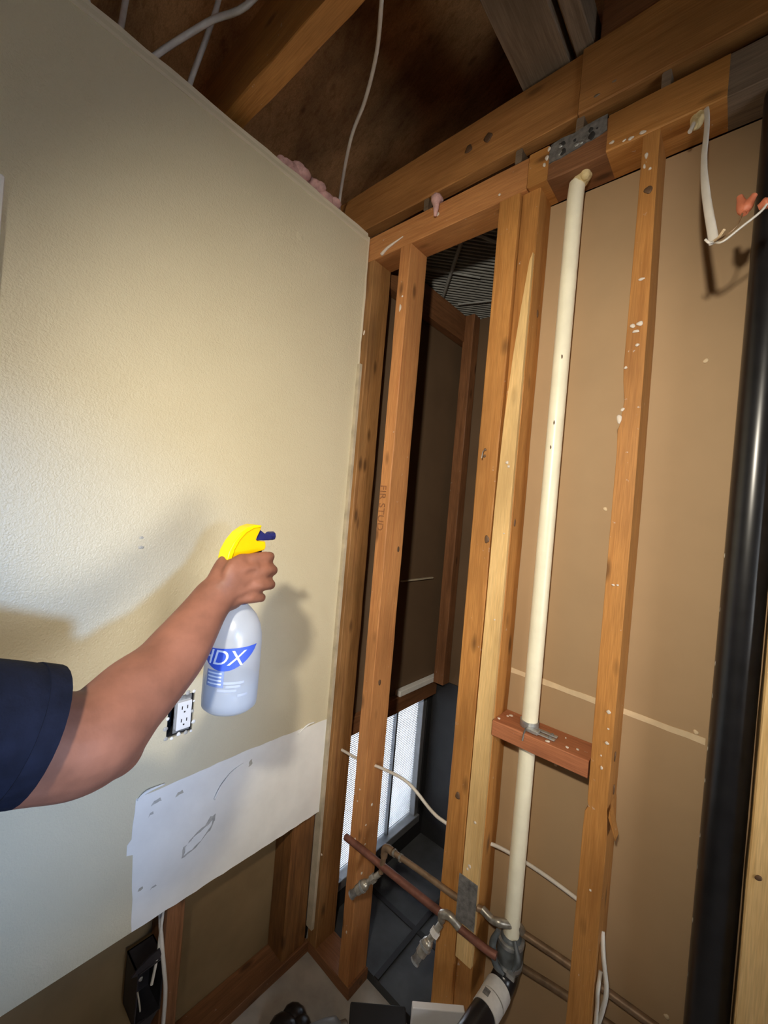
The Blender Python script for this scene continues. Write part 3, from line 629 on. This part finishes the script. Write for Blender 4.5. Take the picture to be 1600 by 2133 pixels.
stub('second stub valve, below the wide orange stud', (0.383, -0.018, 0.488), (-0.26, -0.42, -0.62))
tag(box('nail_plate', 0.4225, 0.4745, -0.0195, -0.0165, 0.532, 0.648, 'dullsteel', bevel=0.001), 'dull grey plate fixed low on the pale strip', 'metal plate')
# cables
def cable(lbl, pts, r, mat='cable', name='cable', flat=1.0, grp=None, seg=8):
    o = tube(name, pts, r, mat, seg=seg, flat=flat); return tag(o, lbl, 'cable', grp)
cable('white cable running through the studs in front of the small window', [(-0.091, 0.045, 0.707), (0.0, 0.045, 0.713), (0.096, 0.045, 0.731), (0.198, 0.045, 0.737), (0.29, 0.045, 0.70), (0.339, 0.045, 0.694), (0.42, 0.045, 0.694), (0.469, 0.06, 0.705), (0.534, 0.072, 0.703), (0.606, 0.075, 0.70), (0.69, 0.075, 0.692)], 0.0048)
cable('white cable curling down from behind the splattered stud low at right', [(0.737, 0.04, 0.69), (0.746, 0.02, 0.655), (0.757, 0.015, 0.60), (0.752, 0.02, 0.545), (0.742, 0.03, 0.48), (0.735, 0.03, 0.38)], 0.0045)
cable('short white cable tucked against the splattered stud low at right', [(0.7425, 0.025, 0.62), (0.7425, 0.010, 0.59), (0.7425, 0.018, 0.55), (0.7425, 0.018, 0.50), (0.7425, 0.02, 0.38)], 0.004)
wc = thing('fixture_wire', 'white cable hanging in front of the wall with salmon wire connectors', 'cable', (0.80, 0.0, 2.0))
tube('sheath', [(0.786, 0.03, 2.42), (0.797, 0.004, 2.40), (0.802, -0.01, 2.35), (0.806, -0.05, 2.255), (0.818, -0.10, 2.155), (0.838, -0.14, 2.04)], [0.004, .0045, .005, .0055, .0068, .0075], 'cable', wc, flat=0.6)
tube('wire', [(0.838, -0.14, 2.04), (0.85, -0.15, 2.03), (0.872, -0.15, 2.045), (0.895, -0.15, 2.062), (0.903, -0.14, 2.085)], 0.0018, 'cable', wc, seg=6)
tube('wire', [(0.838, -0.14, 2.04), (0.852, -0.15, 2.038), (0.866, -0.15, 2.05), (0.872, -0.14, 2.075)], 0.0014, 'bare_wire', wc, seg=6)
tube('wire', [(0.838, -0.14, 2.04), (0.834, -0.16, 2.028), (0.828, -0.16, 2.036)], 0.0018, 'cable', wc, seg=6)
tube('wire', [(0.838, -0.14, 2.04), (0.846, -0.16, 2.034), (0.852, -0.17, 2.037)], 0.0022, 'tape', wc, seg=6)
for a, b in [((0.874, -0.14, 2.072), (0.866, -0.13, 2.108)), ((0.872, -0.14, 2.074), (0.884, -0.135, 2.100)), ((0.903, -0.142, 2.078), (0.890, -0.14, 2.074))]:
    a, b = Vector(a), Vector(b); tube('wire_nut', [a, a.lerp(b, .3), b], [0.0055, 0.0085, 0.0045], 'orange', wc, seg=10)
bm = bmesh.new(); bm_ell(bm, (0.782, 0.018, 2.398), (0.012, 0.014, 0.020)); bm_ell(bm, (0.787, 0.010, 2.408), (0.010, 0.012, 0.012)); bm_ell(bm, (0.779, 0.012, 2.385), (0.007, 0.009, 0.012))
fo = tag(obj('spray_foam', bm, 'foam', smooth=True), 'yellow foam blob where the hanging cable leaves the plate', 'foam')
tube('cable_stub', [(0.779, 0.008, 2.385), (0.774, -0.002, 2.362)], 0.004, 'cable', fo, smooth=False)
cable('attic cable furthest left over the beige wall top', [(-0.185, -0.79, 2.44), (-0.185, -0.793, 2.515), (-0.22, -0.805, 2.60), (-0.40, -0.80, 2.78)], 0.006, 'cable_a')
cable('steep attic cable, second from left over the beige wall', [(-0.185, -0.74, 2.44), (-0.182, -0.746, 2.512), (-0.225, -0.732, 2.60), (-0.27, -0.718, 2.70), (-0.30, -0.70, 2.86)], 0.0065, 'cable_a')
cable('slanting attic cable crossing over another above the beige wall', [(-0.19, -0.69, 2.44), (-0.18, -0.689, 2.515), (-0.095, -0.602, 2.63), (0.03, -0.553, 2.645), (0.20, -0.54, 2.75), (0.35, -0.53, 3.1)], 0.0065, 'cable_a')
cable('attic cable passing behind the slanting one beside the dark joist', [(-0.18, -0.60, 2.44), (-0.18, -0.600, 2.522), (-0.191, -0.562, 2.70), (-0.19, -0.54, 2.82), (-0.18, -0.54, 2.92)], 0.0065, 'cable_a')
cable('long thin cable hanging from the attic to the corner', [(-0.18, -0.09, 2.49), (-0.18, -0.10, 2.585), (-0.02, -0.21, 2.612), (0.088, -0.263, 2.62), (0.188, -0.328, 2.62), (0.268, -0.40, 2.612), (0.32, -0.45, 2.65), (0.38, -0.44, 2.80), (0.42, -0.40, 3.2)], 0.0048, 'cable_a')
# electrical box in the left bay
eb = thing('junction_box', 'dark open electrical box with cables low on the left wall', 'electrical box', (-0.17, -0.53, 0.235))
bm = bmesh.new()
x0, x1, y0, y1, z0, z1, tk = -0.205, -0.128, -0.560, -0.4985, 0.238, 0.372, 0.003
bm_box(bm, x0, x0 + tk, y0, y1, z0, z1); bm_box(bm, x0, x1, y0, y0 + tk, z0, z1); bm_box(bm, x0, x1, y1 - tk, y1, z0, z1); bm_box(bm, x0, x1, y0, y1, z0, z0 + tk); bm_box(bm, x0, x1, y0, y1, z1 - tk, z1)
obj('box_body', bm, 'boxblue', eb)
bm = bmesh.new(); bm_prism(bm, ragged([(-0.572, 0.375), (-0.545, 0.392), (-0.51, 0.398), (-0.505, 0.372), (-0.556, 0.368)], 0.012, 0.004, 31), -0.134, -0.130, fx); obj('torn_flap', bm, 'boxblue', eb)
bm = bmesh.new(); bm_prism(bm, ragged([(-0.560, 0.245), (-0.52, 0.238), (-0.505, 0.236), (-0.53, 0.205), (-0.545, 0.215)], 0.012, 0.004, 32), -0.134, -0.130, fx); obj('torn_flap', bm, 'boxblue', eb)
splat(eb, -0.127, -0.553, 0.358, 0.005, 'x', 'steel', name='screw'); tube('wire', [(-0.127, -0.558, 0.33), (-0.122, -0.553, 0.30), (-0.127, -0.548, 0.275)], 0.002, 'smudge', eb, seg=6)
cable('thin white cable slanting into the dark electrical box', [(-0.15, -0.502, 0.62), (-0.150, -0.502, 0.475), (-0.148, -0.506, 0.41), (-0.135, -0.513, 0.385), (-0.131, -0.524, 0.318)], 0.0036)
cable('thicker white cable running straight past the dark electrical box', [(-0.170, -0.502, 0.62), (-0.168, -0.502, 0.475), (-0.140, -0.503, 0.40), (-0.122, -0.500, 0.345), (-0.121, -0.492, 0.28), (-0.121, -0.491, 0.20), (-0.125, -0.489, 0.05)], 0.0052)

# outlet
ol = thing('wall_outlet', 'white duplex outlet without a cover in a ragged wall hole', 'outlet', (-0.14, -0.513, 0.95))
bm = bmesh.new(); x0, x1, y0, y1, z0, z1, tk = -0.19, -0.124, hy0 + .001, hy1 - .001, hz0 + .001, hz1 - .001, 0.002
bm_box(bm, x0, x0 + tk, y0, y1, z0, z1); bm_box(bm, x0, x1, y0, y0 + tk, z0, z1); bm_box(bm, x0, x1, y1 - tk, y1, z0, z1); bm_box(bm, x0, x1, y0, y1, z0, z0 + tk); bm_box(bm, x0, x1, y0, y1, z1 - tk, z1)
obj('box_body', bm, 'dark', ol)
box('yoke', -0.130, -0.127, -0.527, -0.486, 0.951, 1.044, 'steel', ol, 0.001)
fc = box('outlet_face', -0.130, -0.1165, -0.524, -0.4885, 0.961, 1.031, 'white', ol, 0.0015)
for zc in (1.013, 0.981):
    for dy in (-0.0065, 0.0065): box('slot', -0.1180, -0.1162, -0.506 + dy - .0012, -0.506 + dy + .0012, zc - .001, zc + .0075, 'dark', fc)
    bm = bmesh.new(); bm_ell(bm, (-0.1168, -0.506, zc - 0.008), (0.0008, 0.0026, 0.0024), u=10, v=6); obj('slot', bm, 'dark', fc)
rr = random.Random(12)
for k in range(16):
    t = k / 16 * 4; e = 0.003
    y, z = [(hy0 + (t % 1) * (hy1 - hy0), hz0), (hy1, hz0 + (t % 1) * (hz1 - hz0)), (hy1 - (t % 1) * (hy1 - hy0), hz1), (hy0, hz1 - (t % 1) * (hz1 - hz0))][int(t)]
    splat(wall_left, XW, y + rr.uniform(-e, e), z + rr.uniform(-e, e), rr.uniform(.003, .006), 'x', 'gypsum' if k % 3 else 'tornpaper', name='gypsum_crumb')
# white trim at the left edge
tb = tag(box('wall_cabinet', XW + 0.0005, -0.092, -1.36, -0.9075, 1.20, 2.072, 'whitepaint', bevel=0.004), 'white cabinet edge on the beige wall at the left', 'cabinet')
box('cabinet_panel', -0.0925, -0.090, -1.33, -0.94, 1.23, 2.04, 'whitepaint', tb, 0.001)

# ------------------------------------------------------------------ clutter on the floor
rz = Matrix.Rotation(R(41), 4, 'Z')
def rbox(name, cx, cy, z0, w_, d_, h, mat, parent=None, bevel=0.004, label=None):
    bm = bmesh.new(); bm_box(bm, -w_ / 2, w_ / 2, -d_ / 2, d_ / 2, 0, h); bmesh.ops.transform(bm, matrix=Matrix.Translation((cx, cy, z0)) @ rz, verts=bm.verts)
    return obj(name, bm, mat, parent, bevel=bevel, label=label, origin=(cx, cy, z0))
tbx = thing('waste_bin', 'black plastic bin standing on the floor below the studs', 'bin', (0.285, -0.123, 0.0))
rbox('bin_body', 0.285, -0.123, 0.001, 0.142, 0.096, 0.205, 'black', tbx)
rbox('bin_rim', 0.285, -0.123, 0.206, 0.15, 0.104, 0.016, 'black', tbx)
rbox('latch', 0.350, -0.130, 0.17, 0.012, 0.012, 0.065, 'steel', tbx, 0.002)
wb = tag(rbox('white_board', 0.441, -0.104, 0.001, 0.124, 0.015, 0.394, 'whitepaint', bevel=0.002), 'white board standing on edge between the black bin and drain pipe', 'board')
bg_ = thing('plastic_bottle', 'clear scuffed plastic bottle lying on the floor at the corner', 'bottle', (0.045, -0.10, 0.0))
bm = bmesh.new(); bm_tube(bm, [(0.075, -0.16, 0.03), (0.095, -0.12, 0.03), (0.11, -0.09, 0.03), (0.118, -0.075, 0.03)], [0.028, .029, .026, .012], 18, 4); obj('bottle_body', bm, 'water', bg_, smooth=True)
tube('bottle_cap', [(0.117, -0.077, 0.03), (0.125, -0.061, 0.03)], 0.0125, 'steel', bg_, smooth=False)
bm = bmesh.new()
for i, (x, y, r) in enumerate([(0.0, -0.155, .04), (0.03, -0.16, .04), (0.045, -0.18, .04), (0.01, -0.20, .05)]): bm_ell(bm, (x, y, r * .55), (r, r * .9, r * .55), u=12, v=8)
tag(obj('trash_bag', bm, 'black_abs', smooth=True), 'crumpled black bag on the floor at the wall corner', 'bag')

# ------------------------------------------------------------------ person with spray bottle
def baked(name, bm, mat, voxel, parent=None, smooth_it=6):
    me = bpy.data.meshes.new(name); bmesh.ops.recalc_face_normals(bm, faces=bm.faces); bm.to_mesh(me); bm.free()
    o = bpy.data.objects.new(name, me); C.objects.link(o)
    rm = o.modifiers.new('remesh', 'REMESH'); rm.mode = 'VOXEL'; rm.voxel_size = voxel
    sm = o.modifiers.new('smooth', 'SMOOTH'); sm.iterations = smooth_it; sm.factor = 0.5
    dg = bpy.context.evaluated_depsgraph_get(); dg.update()
    m2 = bpy.data.meshes.new_from_object(o.evaluated_get(dg)); bpy.data.objects.remove(o); bpy.data.meshes.remove(me)
    b2 = bmesh.new(); b2.from_mesh(m2); bpy.data.meshes.remove(m2)
    return obj(name, b2, mat, parent, smooth=True, origin=(0.2, -1.15, 0.0) if parent is None else None)
SH = (0.352, -1.075, 1.365); A1 = (0.350, -0.955, 1.300); EL = (0.342, -0.828, 1.254)
F1 = (0.317, -0.780, 1.278); F2 = (0.290, -0.722, 1.308); WR = (0.254, -0.652, 1.375); PA = (0.254, -0.618, 1.407)
bm = bmesh.new()
# right arm
bm_tube(bm, [(0.31, -1.13, 1.36), SH, A1, (0.345, -0.87, 1.262), EL, F1, F2, WR, (0.253, -0.632, 1.396)], [.07, .066, .059, .056, .056, .051, .045, .034, .031], 20, 8)
bm_ell(bm, (0.344, -0.806, 1.232), (0.036, 0.036, 0.032))
# palm: flattened slab, back of the hand to the camera
bm_tube(bm, [WR, (0.255, -0.628, 1.400), (0.260, -0.600, 1.416)], [.032, .028, .020], 18, 6)
Rm = Matrix.Rotation(R(18), 3, 'Z')
bm_ell(bm, (0.259, -0.602, 1.413), (0.021, 0.046, 0.044), Rm)
for k, zz in enumerate((1.436, 1.418, 1.400)): bm_tube(bm, [(0.272, -0.645, 1.395 + k * -.004), (0.277, -0.612, zz - .006), (0.276, -0.582, zz)], [.004, .006, .006], 8, 4)
bm_ell(bm, (0.258, -0.618, 1.385), (0.019, 0.030, 0.026), Rm)
fing = [[(0.258, -0.615, 1.432), (0.264, -0.585, 1.446), (0.258, -0.551, 1.449), (0.232, -0.536, 1.444), (0.214, -0.537, 1.438)],
        [(0.262, -0.610, 1.415), (0.271, -0.573, 1.427), (0.258, -0.541, 1.424), (0.230, -0.529, 1.418), (0.208, -0.535, 1.413)],
        [(0.264, -0.612, 1.396), (0.274, -0.577, 1.403), (0.260, -0.544, 1.398), (0.232, -0.534, 1.391), (0.211, -0.539, 1.386)],
        [(0.264, -0.622, 1.380), (0.272, -0.592, 1.381), (0.261, -0.562, 1.376), (0.234, -0.550, 1.370), (0.213, -0.553, 1.366)]]
for i, f in enumerate(fing):
    k = (1.0, 1.04, 1.0, 0.88)[i]
    bm_tube(bm, f, [.0115 * k, .0118 * k, .0102 * k, .0092 * k, .007 * k], 12, 5); bm_ell(bm, f[-1], (.0076 * k,) * 3, u=10, v=8); bm_ell(bm, f[1], (.0125 * k,) * 3, u=10, v=8)
bm_tube(bm, [(0.250, -0.640, 1.405), (0.236, -0.622, 1.432), (0.212, -0.592, 1.444), (0.205, -0.570, 1.442), (0.207, -0.550, 1.440)], [.020, .0175, .013, .0115, .008], 12, 5); bm_ell(bm, (0.207, -0.550, 1.440), (.0085,) * 3)
# torso, neck, head, left arm, legs
bm_tube(bm, [(0.20, -1.19, 0.86), (0.20, -1.19, 1.0), (0.20, -1.185, 1.12), (0.20, -1.18, 1.27), (0.20, -1.18, 1.36), (0.20, -1.18, 1.43)], [.13, .14, .135, .15, .145, .06], 24, 6, flat=1.0)
bm_ell(bm, (0.20, -1.18, 1.355), (0.185, 0.09, 0.065)); bm_ell(bm, (0.20, -1.18, 0.93), (0.17, 0.12, 0.10))
bm_tube(bm, [(0.20, -1.185, 1.40), (0.20, -1.165, 1.50)], [.058, .054], 16, smooth=False)
bm_ell(bm, (0.20, -1.145, 1.60), (0.074, 0.095, 0.112)); bm_ell(bm, (0.20, -1.085, 1.545), (0.045, 0.045, 0.05))
bm_tube(bm, [(0.20, -1.058, 1.62), (0.20, -1.040, 1.588), (0.20, -1.050, 1.575)], [.009, .014, .011], 8)
for sx in (-1, 1): bm_ell(bm, (0.20 + sx * 0.076, -1.15, 1.60), (0.010, 0.020, 0.032))
bm_ell(bm, (0.20, -1.046, 1.552), (0.024, 0.010, 0.006)); bm_ell(bm, (0.20, -1.046, 1.541), (0.021, 0.010, 0.006))
bm_tube(bm, [(0.06, -1.18, 1.365), (0.025, -1.185, 1.33), (0.012, -1.20, 1.10), (0.02, -1.17, 1.06), (0.03, -1.09, 0.86)], [.06, .055, .045, .042, .03], 16, 6)
bm_ell(bm, (0.033, -1.065, 0.80), (0.018, 0.04, 0.05))
for i in range(4): bm_tube(bm, [(0.033, -1.092 + i * .02, 0.775), (0.036, -1.085 + i * .02, 0.735), (0.040, -1.09 + i * .018, 0.705)], [.010, .0095, .007], 10, 4)
bm_tube(bm, [(0.04, -1.09, 0.82), (0.055, -1.05, 0.79), (0.058, -1.04, 0.755)], [.013, .011, .008], 10, 4)
for sx in (-1, 1):
    bm_tube(bm, [(0.20 + sx * .085, -1.19, 0.92), (0.20 + sx * .09, -1.18, 0.75), (0.20 + sx * .095, -1.17, 0.48), (0.20 + sx * .095, -1.19, 0.30), (0.20 + sx * .095, -1.20, 0.08)], [.09, .085, .058, .055, .04], 18, 6)
    bm_ell(bm, (0.20 + sx * .10, -1.15, 0.045), (0.045, 0.115, 0.04))
person = tag(baked('person', bm, 'skin', 0.0038), 'person in navy t-shirt reaching out a bare arm with a spray bottle', 'person')
# t-shirt with the short sleeve seen at the left edge
bm = bmesh.new()
bm_tube(bm, [(0.20, -1.19, 0.90), (0.20, -1.19, 1.0), (0.20, -1.185, 1.12), (0.20, -1.18, 1.27), (0.20, -1.18, 1.36), (0.20, -1.18, 1.425)], [.165, .16, .15, .162, .157, .07], 28, 6)
bm_ell(bm, (0.20, -1.18, 1.36), (0.197, 0.10, 0.072))
bm_tube(bm, [(0.28, -1.14, 1.365), SH, (0.351, -1.0, 1.324), (0.350, -0.925, 1.299), (0.348, -0.886, 1.284)], [.082, .078, .071, .068, .067], 28, 6)
bm_tube(bm, [(0.10, -1.18, 1.365), (0.025, -1.185, 1.33), (0.012, -1.20, 1.16)], [.075, .072, .068], 24, 6)
shirt = baked('t_shirt', bm, 'navy', 0.006, person, 4); shirt['label'] = 'navy short-sleeved t-shirt'
# sleeve hem
hm = Vector((0.3482, -0.890, 1.2855)); hd = (Vector((0.3485, -0.905, 1.281)) - Vector((0.351, -0.96, 1.303))).normalized()
tube('sleeve_hem', [hm - hd * 0.012, hm + hd * 0.008], 0.0685, 'navy', shirt, seg=32, smooth=False)
bm = bmesh.new()
bm_ell(bm, (0.20, -1.185, 0.93), (0.185, 0.14, 0.11))
for sx in (-1, 1): bm_tube(bm, [(0.20 + sx * .085, -1.19, 0.92), (0.20 + sx * .09, -1.18, 0.75), (0.20 + sx * .095, -1.17, 0.48), (0.20 + sx * .095, -1.19, 0.30), (0.20 + sx * .095, -1.20, 0.10)], [.10, .095, .075, .07, .068], 20, 6)
baked('trousers', bm, 'denim', 0.008, person, 3)['label'] = 'dark denim trousers'
bm = bmesh.new()
bm_ell(bm, (0.20, -1.165, 1.63), (0.082, 0.098, 0.10)); 
cut = [v for v in bm.verts if v.co.y > -1.09 and v.co.z < 1.66]; bmesh.ops.delete(bm, geom=cut, context='VERTS')
obj('hair', bm, 'hair', person, smooth=True)
for sx in (-1, 1):
    bm = bmesh.new(); bm_ell(bm, (0.20 + sx * 0.032, -1.062, 1.612), (0.011, 0.008, 0.008)); obj('eye', bm, 'eye', person, smooth=True)
    bm = bmesh.new(); bm_ell(bm, (0.20 + sx * .10, -1.145, 0.045), (0.052, 0.14, 0.045)); 
    for v in bm.verts: v.co.z = max(v.co.z, 0.002)
    obj('shoe', bm, 'black', person, smooth=True)

# spray bottle
BX, BY = 0.231, -0.589
sb = thing('spray_bottle', 'frosted spray bottle with yellow and blue trigger head held in the hand', 'spray bottle', (BX, BY, 1.178))
z0 = 1.178
prof = [(0.004, 0.0), (0.040, 0.0), (0.0465, 0.006), (0.0475, 0.02), (0.0475, 0.112), (0.0465, 0.130), (0.0425, 0.148), (0.035, 0.164), (0.025, 0.176), (0.017, 0.184), (0.0145, 0.190), (0.0145, 0.205), (0.004, 0.205)]
bm = bmesh.new(); bm_lathe(bm, prof, 48, (BX, BY, z0)); body = obj('bottle_body', bm, 'bottle', sb, smooth=True)
bm = bmesh.new(); bm_lathe(bm, [(0.004, 0.003), (0.039, 0.003), (0.045, 0.008), (0.0455, 0.02), (0.0455, 0.052), (0.004, 0.0525)], 40, (BX, BY, z0)); obj('liquid', bm, 'water', sb, smooth=True)
bm = bmesh.new(); bm_lathe(bm, [(0.0155, 0.0), (0.0195, 0.0), (0.0195, 0.022), (0.0165, 0.026), (0.0125, 0.03), (0.0125, 0.075), (0.005, 0.076)], 28, (BX, BY, z0 + 0.186)); obj('screw_collar', bm, 'blue', sb)
# print wrapped round the body: angle from the side facing the camera
a0 = math.atan2(-0.98 - BY, 0.9 - BX)
def wrap(u, v, d): 
    r = 0.0479 + d; th = a0 + u / 0.0479
    return (BX + r * math.cos(th), BY + r * math.sin(th), z0 + v)
def wrapped(poly_top, poly_bot, mat, name, parent, d=0.0, n=24):
    bm = bmesh.new(); rows = []
    for i in range(n + 1):
        t = i / n; u = poly_top(t)[0]
        zt = poly_top(t)[1]; zb = poly_bot(t)[1]
        rows.append((bm.verts.new(wrap(u, zb, d)), bm.verts.new(wrap(u, zt, d)), bm.verts.new(wrap(u, zt, d + .0004)), bm.verts.new(wrap(u, zb, d + .0004))))
    for a, b in zip(rows, rows[1:]):
        for k in range(4): bm.faces.new((a[k], a[(k + 1) % 4], b[(k + 1) % 4], b[k]))
    bm.faces.new(rows[0]); bm.faces.new(list(reversed(rows[-1])))
    return obj(name, bm, mat, parent, smooth=False)
U0, U1 = -0.058, 0.042
swo = wrapped(lambda t: (U0 + (U1 - U0) * t, 0.118 + 0.006 * (t - .4)), lambda t: (0, 0.118 + 0.006 * (t - .4) - 0.0375 * math.sin(math.pi * min(1, max(0.0, (t * 0.90 + .10)))) ** 0.75 - .0005), 'print', 'blue_swoosh', body)
bmx = text_mesh('HDX', 0.036, lambda u, v, d: wrap(u - 0.020 + v * 0.25, 0.1015 + v, 0.0006 + d))
obj('white_lettering', bmx, 'printw', body)
wrapped(lambda t: (-0.045 + 0.033 * t, 0.080), lambda t: (0, 0.052), 'print2', 'blue_print_block', body, n=10)
for k, (ua, ub, zz) in enumerate([(-0.012, 0.022, 0.060), (-0.008, 0.016, 0.054), (-0.022, 0.010, 0.047), (0.012, 0.03, 0.038)]):
    wrapped(lambda t: (ua + (ub - ua) * t, zz + .0022), lambda t: (0, zz - .0022), 'printg', 'small_print', body, n=8)
for k in range(4): wrapped(lambda t: (-0.042 + 0.026 * t, 0.077 - k * .006), lambda t: (0, 0.0745 - k * .006), 'printw', 'small_print', body, d=.0005, n=8)
# trigger head, profile in the plane of the spray direction
fd = Vector((-0.08, 0.99, 0.0)).normalized(); sd = Vector((fd.y, -fd.x, 0))
def headp(u, v, d): return Vector((BX, BY, 0)) + fd * u + sd * d + Vector((0, 0, v))
hd_ = [(-0.037, 1.444), (-0.034, 1.458), (-0.026, 1.474), (-0.014, 1.489), (0.000, 1.499), (0.014, 1.5035), (0.028, 1.503), (0.0275, 1.497), (0.019, 1.479), (0.022, 1.476), (0.040, 1.475), (0.042, 1.466), (0.040, 1.459), (0.022, 1.455), (0.0, 1.450), (-0.02, 1.446)]
bm = bmesh.new(); bm_prism(bm, hd_, -0.0125, 0.0125, headp); obj('yellow_shroud', bm, 'amber', sb, bevel=0.0035, seg=3)
rg = [(-0.0385, 1.4435), (-0.0355, 1.459), (-0.0272, 1.4755), (-0.0148, 1.491), (0.000, 1.501), (0.014, 1.5055), (0.028, 1.505), (0.027, 1.501), (0.012, 1.499), (-0.003, 1.491), (-0.015, 1.478), (-0.024, 1.461), (-0.028, 1.4445)]
bm = bmesh.new(); bm_prism(bm, rg, -0.0145, 0.0145, headp); obj('shroud_rim', bm, 'yellow', sb, bevel=0.002)
nz = [(0.022, 1.494), (0.029, 1.497), (0.040, 1.490), (0.050, 1.488), (0.058, 1.491), (0.060, 1.479), (0.050, 1.4765), (0.040, 1.4762), (0.021, 1.4768)]
bm = bmesh.new(); bm_prism(bm, nz, -0.008, 0.008, headp); obj('blue_nozzle', bm, 'blue', sb, bevel=0.002)
bm = bmesh.new(); bm_tube(bm, [headp(0.053, 1.484, 0), headp(0.066, 1.4845, 0)], 0.0085, 8, smooth=False); obj('nozzle_cap', bm, 'blue', sb)
tr = [(0.030, 1.462), (0.040, 1.462), (0.0375, 1.445), (0.033, 1.425), (0.034, 1.405), (0.041, 1.388), (0.036, 1.386), (0.027, 1.404), (0.026, 1.43)]
bm = bmesh.new(); bm_prism(bm, tr, -0.006, 0.006, headp); obj('trigger', bm, 'blue', sb, bevel=0.0015)
for o in bpy.data.objects:
    if '_o' in o.keys(): del o['_o']
